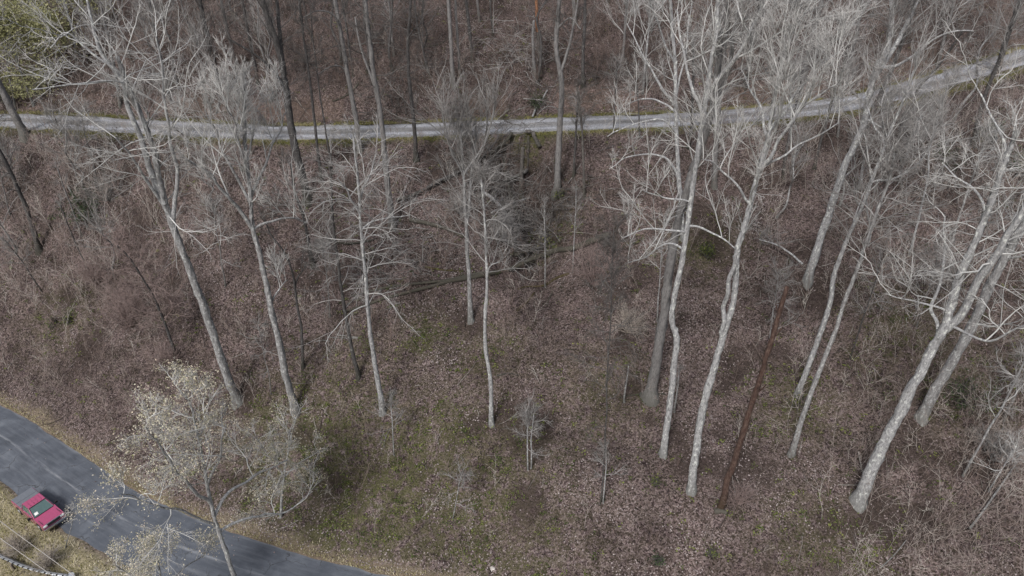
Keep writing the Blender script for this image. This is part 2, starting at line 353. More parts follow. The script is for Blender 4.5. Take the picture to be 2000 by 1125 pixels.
def asphalt():
    m, nt, b = new_mat('asphalt', .75, .35)
    v = coords(nt); s, t = uvsplit(nt)
    grit = noise(nt, v, 30, 4, .8); big = noise(nt, v, .5, 5, .6)
    c = ramp(nt, [(.3, (.050, .057, .070)), (.55, (.078, .087, .105)), (.75, (.125, .137, .158))], big).outputs[0]
    g = ramp(nt, [(.3, (.75, .75, .75)), (.7, (1.25, 1.25, 1.25))], grit).outputs[0]
    c = mix(nt, 1, c, g, 'MULTIPLY')
    # worn pale streaks along the lane, broken by noise stretched along the road
    mp = N(nt, 'ShaderNodeMapping'); mp.inputs['Scale'].default_value = (6, .25, 1); nt.links.new(t.outputs['UV'], mp.inputs['Vector'])
    st = noise(nt, mp.outputs[0], 1.4, 4, .65)
    sw = N(nt, 'ShaderNodeMapping'); sw.inputs['Scale'].default_value = (1, .12, 1); nt.links.new(t.outputs['UV'], sw.inputs['Vector'])
    wob = noise(nt, sw.outputs[0], 2, 3)
    mu = nt.nodes.new('ShaderNodeMath'); mu.operation = 'MULTIPLY_ADD'; mu.inputs[1].default_value = .10; nt.links.new(wob, mu.inputs[0]); nt.links.new(s.outputs[0], mu.inputs[2])
    lane = ramp(nt, [(.0, (0, 0, 0)), (.27, (.05, .05, .05)), (.30, (.35, .35, .35)), (.33, (.05, .05, .05)), (.52, (.06, .06, .06)), (.555, (1, 1, 1)), (.585, (.06, .06, .06)), (.97, (.02, .02, .02)), (1, (.5, .5, .5))],
                None)
    hm = nt.nodes.new('ShaderNodeMath'); hm.operation = 'MULTIPLY_ADD'; hm.inputs[1].default_value = .5; hm.inputs[2].default_value = .5
    nt.links.new(mu.outputs[0], hm.inputs[0]); nt.links.new(hm.outputs[0], lane.inputs['Fac'])
    lm = mix(nt, 1, lane.outputs[0], ramp(nt, [(.40, (0, 0, 0)), (.65, (1, 1, 1))], st).outputs[0], 'MULTIPLY')
    c = mix(nt, lm, c, (.25, .258, .275))
    c = mix(nt, ramp(nt, [(.45, (0, 0, 0)), (.8, (.4, .4, .4))], st).outputs[0], c, (.16, .172, .195))
    # cracks
    vo = N(nt, 'ShaderNodeTexVoronoi', Scale=.45, feature='DISTANCE_TO_EDGE'); 
    nd = N(nt, 'ShaderNodeTexNoise', Scale=1.5, Detail=4); nt.links.new(v, nd.inputs['Vector'])
    va = nt.nodes.new('ShaderNodeVectorMath'); va.operation = 'MULTIPLY_ADD'; va.inputs[1].default_value = (.9, .9, .9); nt.links.new(nd.outputs['Color'], va.inputs[0]); nt.links.new(v, va.inputs[2]); nt.links.new(va.outputs[0], vo.inputs['Vector'])
    ck = ramp(nt, [(.0, (1, 1, 1)), (.018, (0, 0, 0))], vo.outputs['Distance']).outputs[0]
    ck = mix(nt, 1, ck, ramp(nt, [(.5, (0, 0, 0)), (.6, (1, 1, 1))], big).outputs[0], 'MULTIPLY')
    c = mix(nt, ck, c, (.03, .03, .03))
    nt.links.new(c, b.inputs['Base Color']); bump(nt, b, grit, .4, .01)
    return m
def gravel():
    m, nt, b = new_mat('gravel', .95, .15)
    v = coords(nt); s, t = uvsplit(nt)
    vo = N(nt, 'ShaderNodeTexVoronoi', Scale=11); nt.links.new(v, vo.inputs['Vector'])
    sx = nt.nodes.new('ShaderNodeSeparateColor'); nt.links.new(vo.outputs['Color'], sx.inputs[0])
    c = ramp(nt, [(0, (.17, .175, .186)), (.5, (.245, .25, .265)), (1, (.34, .345, .362))], sx.outputs[0]).outputs[0]
    mp = N(nt, 'ShaderNodeMapping'); mp.inputs['Scale'].default_value = (2.2, .12, 1); nt.links.new(t.outputs['UV'], mp.inputs['Vector'])
    st = noise(nt, mp.outputs[0], 1.6, 5, .65)
    tone = ramp(nt, [(.3, (.62, .61, .60)), (.55, (1, 1, 1)), (.75, (1.25, 1.25, 1.25))], st).outputs[0]
    c = mix(nt, 1, c, tone, 'MULTIPLY')
    ab = nt.nodes.new('ShaderNodeMath'); ab.operation = 'ABSOLUTE'; nt.links.new(s.outputs[0], ab.inputs[0])
    rut = ramp(nt, [(0, (.72, .70, .66)), (.2, (.80, .78, .75)), (.45, (1.22, 1.22, 1.24)), (.65, (1.05, 1.05, 1.05)), (.9, (.8, .78, .74)), (1, (.6, .56, .5))], ab.outputs[0]).outputs[0]
    c = mix(nt, 1, c, rut, 'MULTIPLY')
    big = noise(nt, v, .9, 5, .7)
    c = mix(nt, ramp(nt, [(.58, (0, 0, 0)), (.75, (.75, .75, .75))], big).outputs[0], c, (.17, .14, .115))
    nt.links.new(c, b.inputs['Base Color']); bump(nt, b, sx.outputs[1], .7, .03)
    return m
link('asphalt_road', road_mesh('asphalt_road', yL, lambda x: 0 * x, cosL, LHW, -110, 70, asphalt(), .03, 20, .22), kind='structure')
link('gravel_road', road_mesh('gravel_road', yG, zG, cosG, GHW, -110, 130, gravel(), .03, 24, 1.0), kind='structure')

# ------------------------------------------------------------------ branches
def grow(S, D, L, r0, r1, n, wob, up, rg):
    P = [S]; d = unit(D); st = (L / n)[:, None]
    for i in range(n):
        d = unit(d + rg.normal(0, wob, d.shape) + np.array([0, 0, 1.]) * up)
        P.append(P[-1] + d * st)
    P = np.stack(P, 1); t = np.linspace(0, 1, n + 1)[None]
    return P, r0[:, None] * (1 - t) + r1[:, None] * t
def kids(P, Rr, L, m, lo, rg, ang, ratio, rfac, t_end=True):
    """children of every polyline: m each -> starts, dirs, lengths, radii"""
    Np, n, _ = P.shape
    t = lo + (1 - lo) * (np.arange(m)[None] + rg.random((Np, m))) / m
    if t_end: t[:, -1] = .985
    f = t * (n - 1); i = np.minimum(f.astype(int), n - 2); fr = (f - i)[..., None]
    a = np.arange(Np)[:, None]
    S = P[a, i] * (1 - fr) + P[a, i + 1] * fr
    T = unit(P[a, i + 1] - P[a, i]); rr = Rr[a, i] * (1 - fr[..., 0]) + Rr[a, i + 1] * fr[..., 0]
    q = unit(np.cross(T, unit(rg.normal(0, 1, T.shape))))
    an = np.radians(ang) * (.6 + .8 * rg.random(t.shape)); 
    if t_end: an[:, -1] *= .5
    D = T * np.cos(an)[..., None] + q * np.sin(an)[..., None]
    Ln = L[:, None] * ratio * (1.15 - .6 * t) * (.6 + .8 * rg.random(t.shape))
    return S.reshape(-1, 3), D.reshape(-1, 3), Ln.ravel(), (rr * rfac).ravel()
TRI = [0]
def crown_mesh(parents, rg, nb, Lmax, c0, style, dens, rmin=.011, thick=1.0):
    """parents: list of (P (n,3), R (n,)) ; returns Mesh of branches and tip points"""
    M = Mesh(); tips = []
    el = {'vase': (58, .05, .07), 'up': (42, .05, .10), 'horiz': (12, .03, .14), 'droop': (25, -.07, .12), 'wild': (25, .02, .20)}[style]
    tot = sum(np.linalg.norm(np.diff(p, axis=0), axis=1).sum() for p, r, _ in parents)
    for p, r, start in parents:
        seg = np.linalg.norm(np.diff(p, axis=0), axis=1); cum = np.concatenate([[0], np.cumsum(seg)]); ln = cum[-1]
        nbp = max(3, int(round(1.1 * nb * ln * (1 - start) / (tot * (1 - c0) + 1e-6))))
        u = (np.arange(nbp) + rg.random(nbp)) / nbp; u = np.sqrt(u) if style != 'droop' else u
        if nbp > 3 and start == c0: u[-3:] = (.93, .965, .99)
        elif nbp > 3: u[-1] = .985; u = u ** 1.25
        s = (start + (1 - start) * u) * ln
        S = np.stack([np.interp(s, cum, p[:, k]) for k in range(3)], 1); rr = np.interp(s, cum, r)
        az = np.arange(nbp) * 2.4 + rg.random(nbp) * 1.2 + rg.random() * 6
        e = np.radians(el[0] + rg.normal(0, 14, nbp) + 35 * u ** 2)
        D = np.stack([np.cos(az) * np.cos(e), np.sin(az) * np.cos(e), np.sin(e)], 1)
        L = 1.15 * Lmax * (1.05 - .60 * u) * (.55 + .75 * rg.random(nbp))
        r0 = np.clip(np.minimum(rr * .62, L * .0085 + .010), rmin * 1.2, .2) * thick
        P1, R1 = grow(S, D, L, r0, np.maximum(r0 * .3, rmin), 7, el[2], el[1], rg)
        V, F_ = tubes(P1, R1, 5); M.add(V, F_, .85)
        an = {'vase': 31, 'up': 35}.get(style, 42)
        m2 = max(2, int(round(5 * dens)))
        S2, D2, L2, r2 = kids(P1, R1, L, m2, .18, rg, an, .58, .62)
        r2 = np.maximum(r2, rmin * 1.1)
        P2, R2 = grow(S2, D2, L2, r2, np.maximum(r2 * .45, rmin * .8), 4, .10, el[1] * .8, rg)
        V, F_ = tubes(P2, R2, 3); M.add(V, F_, .6)
        m3 = max(2, int(round(5.2 * dens)))
        S3, D3, L3, r3 = kids(P2, R2, L2, m3, .15, rg, an, .56, .7)
        L3 = np.maximum(L3, .35); P3, R3 = grow(S3, D3, L3, r3, r3, 2, .12, el[1] * .6, rg)
        V, F_ = spikes(P3, np.full(len(L3), rmin * .68)); M.add(V, F_, .35)
        m4 = max(2, int(round(4.2 * dens)))
        S4, D4, L4, r4 = kids(P3, R3, L3, m4, .2, rg, an, .75, .8, False)
        P4, R4 = grow(S4, D4, np.maximum(L4, .25), r4, r4, 1, .1, 0, rg)
        V, F_ = spikes(P4, np.full(len(L4), rmin * .58)); M.add(V, F_)
        tips.append(P4[:, -1]); tips.append(P3[:, -1])
    return M, np.concatenate(tips)
def leaf_quads(C, size, rg, spread=0.0, val=None, flat=0.0):
    n = len(C); C = C + rg.normal(0, 1, C.shape) * spread
    a = unit(rg.normal(0, 1, (n, 3)) * np.array([1, 1, 1 - flat])); b_ = unit(np.cross(a, rg.normal(0, 1, (n, 3)) + np.array([0, 0, 3 * flat])))
    if flat > 0:
        up = unit(np.cross(a, b_)); 
    c = np.cross(a, b_)
    s = size * (.6 + .8 * rg.random(n))[:, None]
    V = np.stack([C - a * s * .5, C - b_ * s * .30 + c * s * .10, C + a * s * .5, C + b_ * s * .30 + c * s * .10], 1)
    F_ = np.arange(n * 4).reshape(n, 4)
    val = rg.random(n) if val is None else val
    return V.reshape(-1, 3), F_, np.repeat(val, 4)

def plane_pts(pts, base, depth=0.0):
    """pixels -> points in the vertical plane through base that faces the camera, leaning out by `depth` metres from first to last point"""
    h = unit(np.array([base[0], base[1], 0.])); d = ray([p[0] for p in pts], [p[1] for p in pts])
    k = np.linspace(0, 1, len(pts)) ** 1.2 * depth
    t = (np.dot(base, h) + k) / (d @ h)
    return d * t[:, None] + np.array([0, 0, CAM_H])
TREES = {}
def tree(name, label, pts, w0, w1, bk='pale', tw='pale', nb=24, L=4.5, c0=.5, style='up', dens=1.0, limbs=(), depth=0.0, group='bare trees on the slope', cat='tree',
         leaf=None, seed=None, rmin=.019, base=None, flare=.28, thick=1.0, stem=None, limb_bk=None):
    rg = np.random.default_rng(abs(hash((pts[0], len(label)))) % 2 ** 31 if seed is None else seed)
    B = hit([pts[0][0]], [pts[0][1]])[0] if stem is None else stem[0]
    zc = B[1] * CP + (CAM_H - B[2]) * SP
    mpp = zc / FPX
    P = plane_pts(pts, B, depth) if stem is None else stem; P[0] = B
    P = catmull(P, 7)
    n = len(P); cum = np.concatenate([[0], np.cumsum(np.linalg.norm(np.diff(P, axis=0), axis=1))]); t = cum / cum[-1]
    P[1:, :2] += np.stack([vnoise(cum, cum * 0, 1.6, 3 + B[0]), vnoise(cum, cum * 0 + 9, 1.6, 3 + B[0])], 1)[1:] * .10
    r = .375 * mpp * (w0 + (w1 - w0) * t ** .9); r = r * (1 + flare * np.exp(-cum / .4)) * (1 + .10 * vnoise(cum, cum * 0, .7, 5))
    root = link(name, None, loc=tuple(B), label=label, category=cat)
    if group: root['group'] = group
    lo = np.vstack([B - np.array([0, 0, .7]), P, P[-1] + (P[-1] - P[-2]) * .1]); rl = np.concatenate([[r[0] * 1.15], r, [.004]])
    M = Mesh(); V, F_ = tubes(lo[None], rl[None], 11)
    V += .06 * r[0] * rg.normal(0, 1, V.shape)
    if w0 > 7 and flare > .15:
        cz = lo[np.minimum(np.arange(len(V)) // 11, len(lo) - 1)]; hgt = np.clip(cz[:, 2] - B[2], 0, 9); an_ = (np.arange(len(V)) % 11) / 11 * 6.283
        lobe = (.08 + .26 * np.maximum(0, np.sin(an_ * 2.5 + B[0]) + .3 * np.sin(an_ * 4 + B[1]))) * np.exp(-hgt / .38)
        V[:, :2] += (V[:, :2] - cz[:, :2]) * lobe[:, None]
    M.add(V, F_)
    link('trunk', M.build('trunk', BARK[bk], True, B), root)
    parents = [(P, r, c0)]
    for lm in limbs:
        lpts, lw0, lw1 = lm[0], lm[1], lm[2]; dp = lm[3] if len(lm) > 3 else rg.normal(0, 1.2)
        q = plane_pts(lpts, B + np.array([0, depth * .5, 0]), dp)
        j = np.argmin(np.linalg.norm(P - q[0], axis=1)); q[0] = P[j]
        q = catmull(q, 5); cu = np.concatenate([[0], np.cumsum(np.linalg.norm(np.diff(q, axis=0), axis=1))]); tt = cu / cu[-1]
        q[1:] += np.stack([vnoise(cu, cu * 0, 1.1, 13 + B[0]), vnoise(cu, cu * 0 + 9, 1.1, 13 + B[0]), vnoise(cu, cu * 0 + 19, 1.1, 13)], 1)[1:] * .26
        rl_ = np.maximum(.40 * mpp * (lw0 + (lw1 - lw0) * tt), rmin)
        M = Mesh(); V, F_ = tubes(q[None], rl_[None], 8); M.add(V, F_)
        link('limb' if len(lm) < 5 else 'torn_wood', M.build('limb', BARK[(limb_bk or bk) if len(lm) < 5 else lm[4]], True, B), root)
        if lw1 != 8: parents.append((q, rl_, .30))
    if nb:
        M, tips = crown_mesh(parents, rg, nb, L, c0, style, dens, rmin, thick)
        cm = M.build('crown', TWIG[tw], True, B); link('crown', cm, root)
        TRI[0] += len(cm.polygons)
        if leaf:
            mat, num, size, spread = leaf
            C = tips[rg.integers(0, len(tips), num)]
            V, F_, vl = leaf_quads(C, size, rg, spread)
            LM = Mesh(); LM.add(V, F_, vl); link('foliage', LM.build('foliage', mat, False, B), root); TRI[0] += 2 * num
    return root

# ------------------------------------------------------------------ trees between the roads, traced stem by stem
BT = 'bare_tree'
SL = 'bare trees on the slope'
tree(BT, 'big pale grey tree splitting into several white stems behind the roadside blossom tree',
     [(465, 783), (440, 725), (405, 620), (375, 540), (345, 460), (325, 405), (313, 356), (299, 294), (276, 229), (250, 174), (228, 110)], 23, 8, 'pale', 'white', 34, 5.2, .40, 'horiz', 1.05,
     limbs=[([(322, 400), (301, 345), (276, 284), (249, 209), (234, 149), (202, 105), (180, 50), (164, -10)], 14, 4, 2.0),
            ([(340, 450), (344, 346), (331, 279), (324, 199), (319, 144), (300, 70)], 10, 3, -2.0),
            ([(325, 402), (291, 356), (254, 309), (224, 269)], 7, 3, -1.5),
            ([(234, 149), (190, 110), (130, 65), (95, 95)], 5, 2, 1.5),
            ([(299, 294), (250, 175), (170, 160), (65, 172)], 5, 2, -2)], limb_bk='white')
tree(BT, 'grey forked tree with a broad pale vase of twigs reaching the gravel road',
     [(578, 803), (560, 740), (540, 650), (520, 560), (508, 500), (492, 440), (488, 390), (480, 300), (477, 230), (475, 165)], 20, 4, 'pale', 'white', 28, 4.0, .62, 'vase', 1.15,
     limbs=[([(494, 445), (465, 405), (440, 375), (400, 335), (365, 310)], 9, 3, -1.5), ([(498, 450), (535, 432), (570, 423), (602, 437)], 6, 3, 1.5),
            ([(489, 400), (455, 330), (425, 270), (400, 210)], 7, 2, 1.5), ([(488, 390), (515, 330), (540, 270), (560, 215)], 7, 2, 2.0), ([(486, 370), (470, 280), (440, 200)], 5, 2, -2.0),
            ([(528, 600), (550, 560), (562, 545)], 5, 2, 1)])
tree(BT, 'thin dark crooked tree standing between the vase-shaped tree and a mossy-footed trunk',
     [(592, 718), (590, 660), (580, 590), (570, 530), (553, 490), (530, 460), (515, 425)], 8, 3, 'dark', 'dark', 8, 2.4, .5, 'wild', .8, limbs=[([(576, 560), (590, 530), (598, 510)], 4, 2)])
tree(BT, 'slim brown-grey trunk with mossy foot beside the tall smooth pale tree',
     [(700, 738), (683, 660), (668, 580), (658, 500), (650, 420), (647, 350), (645, 300)], 11, 4, 'dark', 'grey', 18, 2.6, .35, 'droop', .9)
tree(BT, 'slender smooth pale tree with drooping twig sprays in the middle of the slope',
     [(748, 806), (736, 735), (722, 640), (714, 540), (706, 460), (702, 400), (698, 340), (690, 262)], 14, 3, 'white', 'pale', 30, 3.6, .42, 'droop', 1.05,
     limbs=[([(708, 450), (735, 432), (770, 422), (800, 420)], 4, 2, 1), ([(704, 420), (680, 380), (660, 345)], 5, 2, -1), ([(702, 400), (720, 340), (735, 300)], 5, 2, 1.5), ([(710, 480), (725, 460), (750, 462)], 3, 1.5, -2)])
tree(BT, 'pale twin-stemmed tree whose fan of twigs crosses the gravel road',
     [(920, 627), (917, 560), (913, 490), (910, 430), (906, 360), (902, 300), (896, 240)], 13, 4, 'pale', 'grey', 26, 4.4, .60, 'vase', .95,
     limbs=[([(911, 440), (917, 380), (922, 330), (932, 265)], 8, 3, 1.5), ([(906, 350), (880, 290), (865, 230)], 5, 2, -1.5), ([(920, 340), (945, 280), (965, 225)], 5, 2, 1.0)])
tree(BT, 'slender white tree with dark bark blotches and a dark bend low on the trunk',
     [(960, 830), (958, 740), (950, 690), (947, 640), (950, 560), (949, 480), (945, 420), (941, 350)], 12, 4, 'white', 'grey', 20, 3.2, .6, 'wild', 1.0, limbs=[([(948, 545), (958, 520), (975, 510)], 4, 2)])
tree(BT, 'thick smooth dark-grey trunk with exposed roots beside the wavy white trunk',
     [(1270, 775), (1283, 700), (1297, 610), (1308, 520), (1325, 430), (1347, 350), (1368, 290), (1384, 235), (1400, 150), (1410, 60)], 29, 9, 'grey', 'grey', 22, 4.5, .6, 'up', .9, flare=.5,
     limbs=[([(1380, 245), (1410, 170), (1430, 90), (1440, 10)], 9, 4, 2)])
tree(BT, 'wavy white birch-like trunk with an S-bend, rising through the gravel road',
     [(1295, 888), (1306, 810), (1316, 720), (1322, 665), (1312, 628), (1317, 585), (1332, 510), (1345, 430), (1356, 350), (1366, 270), (1376, 210), (1388, 130), (1400, 50), (1405, -20)], 17, 7, 'white', 'white', 26, 4.6, .60, 'up', 1.05,
     limbs=[([(1376, 200), (1405, 155), (1445, 95), (1480, 30), (1490, -20)], 10, 4, -2.0), ([(1342, 450), (1325, 455), (1260, 445), (1215, 465)], 5, 2, -1.5), ([(1336, 490), (1300, 478), (1260, 500), (1225, 515)], 5, 2, 1.5),
            ([(1350, 395), (1310, 390), (1255, 370)], 4, 2, -1), ([(1372, 230), (1350, 165), (1330, 90), (1320, 20)], 7, 3, 2), ([(1345, 440), (1385, 453), (1420, 470), (1440, 490)], 5, 2, -1)])
tree(BT, 'white-limbed tree with long arching side branches just left of the wavy white trunk',
     [(1335, 468), (1330, 400), (1325, 330), (1322, 260), (1320, 190), (1318, 120), (1312, 50), (1308, -20)], 13, 6, 'white', 'white', 20, 4.2, .45, 'up', 1.0,
     limbs=[([(1326, 350), (1305, 310), (1265, 302), (1220, 310), (1188, 328)], 6, 2, -1.5), ([(1322, 260), (1295, 233), (1255, 238), (1185, 265)], 5, 2, -2), ([(1320, 215), (1285, 195), (1255, 193), (1225, 205)], 5, 2, 1.5),
            ([(1320, 205), (1290, 165), (1265, 125), (1240, 75), (1222, 45)], 7, 2, 2), ([(1318, 130), (1290, 60), (1270, 0)], 5, 2, -2), ([(1320, 190), (1340, 100), (1350, 0)], 5, 2, 2)])
tree(BT, 'tall lichen-white tree with a doubled mid trunk and a wide fan crown of curved twigs',
     [(1350, 958), (1358, 890), (1374, 790), (1394, 720), (1414, 655), (1432, 590), (1438, 540), (1440, 490), (1460, 420), (1478, 350), (1500, 270), (1512, 200), (1528, 120), (1548, 55)], 22, 5, 'white', 'white', 26, 4.6, .64, 'vase', 1.1,
     limbs=[([(1412, 660), (1416, 600), (1424, 550), (1436, 500)], 10, 8, -1.0), ([(1476, 350), (1520, 280), (1555, 225), (1600, 185), (1640, 160)], 8, 2, -2), ([(1498, 275), (1540, 205), (1590, 140), (1635, 105)], 7, 2, 2.0),
            ([(1500, 270), (1480, 195), (1445, 135)], 6, 2, 1.5), ([(1466, 400), (1430, 350), (1395, 318), (1372, 312)], 5, 2, -1.5), ([(1482, 340), (1550, 290), (1640, 240)], 5, 2, 1)])
tree(BT, 'smooth pale leaning trunk uphill of the similar one beside the mossy green patch',
     [(1558, 772), (1588, 690), (1618, 600), (1627, 550), (1640, 505), (1668, 440), (1698, 368), (1728, 284), (1758, 214), (1785, 140)], 15, 4, 'white', 'pale', 26, 4.4, .5, 'up', 1.0,
     limbs=[([(1690, 385), (1700, 450), (1695, 480)], 4, 2), ([(1700, 360), (1745, 350), (1800, 310), (1825, 260)], 5, 2, -1.5), ([(1728, 284), (1700, 230), (1690, 180)], 5, 2, 1)])
tree(BT, 'smooth pale leaning trunk rising from leaf litter between red snag and largest trunk',
     [(1545, 888), (1575, 795), (1605, 712), (1632, 645), (1650, 590), (1676, 520), (1700, 450), (1730, 370), (1750, 300)], 15, 4, 'pale', 'grey', 20, 3.8, .62, 'wild', 1.0)
tree(BT, 'pale grey leaning tree with lichen-white upper stem bending over the gravel road',
     [(1577, 548), (1608, 448), (1643, 343), (1668, 285), (1688, 240), (1698, 184), (1711, 134), (1733, 98), (1741, 45), (1742, -15)], 21, 9, 'white', 'grey', 28, 4.6, .48, 'up', .95,
     limbs=[([(1711, 134), (1750, 130), (1800, 95), (1850, 65), (1900, 60)], 7, 2, -2), ([(1705, 160), (1735, 110), (1770, 50), (1795, -10)], 12, 6, 2.0), ([(1690, 235), (1720, 250), (1735, 240)], 4, 2, -1)])
tree(BT, 'largest trunk of all, pale with black knots, forking low and leaning past the frame edge',
     [(1676, 980), (1708, 905), (1748, 825), (1788, 745), (1826, 672), (1846, 632), (1858, 590), (1880, 525), (1915, 445), (1940, 385), (1962, 320), (1985, 255)], 33, 8, 'white', 'white', 24, 4.2, .62, 'wild', 1.0,
     limbs=[([(1838, 650), (1880, 610), (1915, 540), (1962, 470), (2010, 390), (2050, 300)], 17, 9, -1.5), ([(1826, 672), (1828, 630), (1818, 602), (1836, 555), (1842, 490), (1848, 420)], 8, 3, 2),
            ([(1818, 602), (1785, 588), (1730, 574)], 5, 2, -1), ([(1925, 425), (1905, 375), (1870, 345), (1840, 320)], 6, 2, 1.5), ([(1962, 320), (1955, 270), (1930, 210), (1905, 170)], 6, 2, 1), ([(1846, 635), (1880, 650), (1935, 665), (2000, 635)], 6, 3, -2)])
tree(BT, 'greenish-white thick trunk leaning right behind the largest trunk',
     [(1800, 815), (1825, 765), (1870, 690), (1905, 620), (1940, 545), (1975, 480), (2010, 420), (2060, 330)], 26, 15, 'pale', 'pale', 18, 4.5, .55, 'horiz', .9,
     limbs=[([(1960, 510), (1985, 505), (2030, 490)], 6, 3, -1), ([(1900, 630), (1935, 640), (2000, 620)], 5, 2, -1)])
# trees close under the gravel road
tree(BT, 'stout grey trunk standing right of the debris-filled gully below the gravel road',
     [(1088, 377), (1090, 310), (1095, 230), (1096, 160), (1087, 100), (1090, 40), (1093, -20)], 18, 8, 'grey', 'dark', 16, 3.6, .50, 'wild', .8,
     limbs=[([(1096, 140), (1112, 90), (1122, 40), (1128, -15)], 7, 3, 1), ([(1093, 60), (1115, 35), (1135, 55)], 4, 2, -1), ([(1094, 215), (1070, 208), (1050, 222)], 3, 1.5, -1)])
tree(BT, 'tall mottled grey trunk left of the gully, crossing the gravel road with white-scarred bark',
     [(766, 442), (758, 370), (750, 290), (742, 215), (730, 145), (722, 80), (716, 20), (712, -20)], 17, 8, 'grey', 'dark', 16, 3.4, .45, 'wild', .8, limbs=[([(740, 205), (725, 150), (705, 90), (695, 30)], 6, 3, 2)])
tree(BT, 'straight dark trunk with a forked dark root foot at the gully top edge',
     [(813, 313), (808, 240), (800, 165), (796, 90), (800, 20), (802, -20)], 11, 6, 'dark', 'dark', 12, 3.0, .45, 'wild', .7, limbs=[([(798, 75), (812, 55), (826, 42)], 4, 2, -1)])
tree(BT, 'dark-patched grey trunk crossing the gravel road between two thin black stems and the mottled trunk',
     [(704, 295), (696, 240), (685, 180), (672, 105), (660, 35), (652, -20)], 13, 8, 'grey', 'dark', 14, 3.2, .45, 'wild', .75, limbs=[([(668, 85), (655, 30), (620, 22), (590, 35)], 5, 2, -1.5), ([(680, 140), (650, 130), (618, 145)], 4, 2, -1)])
tree(BT, 'heavy dark double trunk behind the vase-shaped tree, forking above the gravel road',
     [(600, 392), (590, 340), (578, 299), (565, 225), (556, 160), (545, 100), (528, 50), (513, -5)], 21, 12, 'dark', 'dark', 18, 4.2, .45, 'up', .8,
     limbs=[([(560, 190), (540, 146), (500, 110), (448, 75)], 8, 3, -1.5), ([(560, 180), (548, 110), (545, 50), (540, -10)], 11, 7, 1.5)])
tree(BT, 'thin black stem in front of the gravel road, left one of a close pair',
     [(629, 352), (621, 300), (612, 220), (602, 130), (590, 50), (582, -20)], 8, 4, 'dark', 'dark', 12, 2.6, .4, 'wild', .75)
tree(BT, 'thin black stem in front of the gravel road, right one of a close pair',
     [(650, 340), (640, 280), (630, 220), (620, 150), (612, 80), (606, 20)], 5, 2, 'dark', 'dark', 10, 2.2, .4, 'wild', .7)
tree(BT, 'dark thin trunk just uphill of the vase-shaped tree, its foot in brush',
     [(611, 520), (602, 470), (592, 420), (576, 372), (568, 320)], 10, 5, 'dark', 'dark', 10, 2.6, .5, 'wild', .7)
tree(BT, 'dark bare tree on the left hillside leaning out of the frame',
     [(78, 490), (60, 430), (36, 370), (8, 312), (-25, 250), (-50, 190)], 13, 6, 'dark', 'dark', 16, 3.2, .3, 'wild', .8)
tree(BT, 'grey flared trunk at the left frame edge beside the gravel road',
     [(48, 262), (22, 212), (0, 168), (-25, 110), (-45, 50)], 20, 11, 'grey', 'grey', 14, 3.6, .35, 'horiz', .8)
tree(BT, 'dark brown slim trunk wrapped in red twigs inside the vine thicket',
     [(345, 700), (325, 640), (300, 580), (270, 530), (250, 500), (230, 480)], 8, 3, 'dark', 'red', 24, 3.0, .25, 'droop', 1.1)
tree(BT, 'reddish torn stem next to the stump post right of the stout grey trunk',
     [(1141, 385), (1140, 330), (1138, 270), (1133, 215), (1128, 170)], 7, 4, 'log', 'dark', 10, 2.2, .5, 'wild', .8)
tree(BT, 'dark stem with tangled dead vines between the gully and the arching white limbs',
     [(1120, 345), (1123, 290), (1126, 240), (1128, 200)], 7, 4, 'dark', 'grey', 12, 2.0, .5, 'wild', .8)
# dark and grey trunks crowding behind the white trees on the right
for i, (lab, pts, w0, w1, bk, tw, nb, L, dn) in enumerate([
    ('short dark trunk against the gravel road seen through the white-limbed tree', [(1345, 290), (1350, 250), (1352, 215), (1354, 150), (1352, 80)], 9, 4, 'dark', 'grey', 10, 3.0, .8),
    ('grey trunk behind the wide fan crown, foot just under the gravel road', [(1395, 365), (1398, 300), (1402, 240), (1408, 180), (1414, 110), (1420, 30)], 13, 6, 'grey', 'grey', 14, 3.6, .8),
    ('dark stem standing below the road at the foot of the fan crown', [(1530, 350), (1535, 300), (1545, 240), (1560, 180), (1572, 120)], 8, 4, 'dark', 'grey', 12, 3.0, .8),
    ('dark stem left of the clay hollow under the gravel road', [(1590, 330), (1605, 270), (1625, 200), (1645, 140), (1660, 80)], 8, 4, 'dark', 'grey', 12, 3.0, .8),
    ('black leaning trunk crossing in front of the gravel road on the right', [(1700, 235), (1712, 200), (1728, 165), (1748, 120), (1770, 60), (1790, 0)], 13, 7, 'dark', 'dark', 14, 3.6, .8),
    ('dark forked tree leaning across the rising gravel road', [(1770, 235), (1785, 195), (1800, 165), (1840, 120), (1880, 60)], 7, 4, 'dark', 'dark', 12, 3.2, .8),
    ('dark blurred trunk under the rising gravel road near the right edge', [(1900, 285), (1912, 230), (1930, 170), (1955, 110), (1980, 40)], 12, 7, 'dark', 'grey', 14, 3.4, .8),
    ('twiggy grey sapling tree in front of the green bushes at the right edge', [(1860, 470), (1880, 400), (1905, 330), (1930, 260)], 6, 3, 'pale', 'pale', 18, 2.8, 1.0),
    ('thin forked white tree between the leaning pale trunks and the largest trunk', [(1775, 500), (1790, 440), (1812, 350), (1815, 300), (1830, 240)], 6, 3, 'white', 'pale', 18, 3.0, 1.0),
    ('twiggy bare tree with a crooked grey stem below the rising road', [(1700, 410), (1712, 360), (1740, 300), (1765, 250)], 6, 3, 'grey', 'grey', 18, 3.0, 1.0),
    ('thin pole tree leaning right among brush by the right edge', [(1880, 930), (1920, 860), (1960, 790), (2005, 700)], 6, 4, 'pale', 'pale', 10, 2.6, .9),
    ('spindly grey tree leaning out of the right frame edge above the sale corner brush', [(1960, 820), (1985, 770), (2020, 690)], 7, 5, 'grey', 'grey', 10, 2.6, .9),
]):
    tree(BT, lab, pts, w0, w1, bk, tw, nb, L, .4, 'wild', dn, group='slim trees around the gravel road')
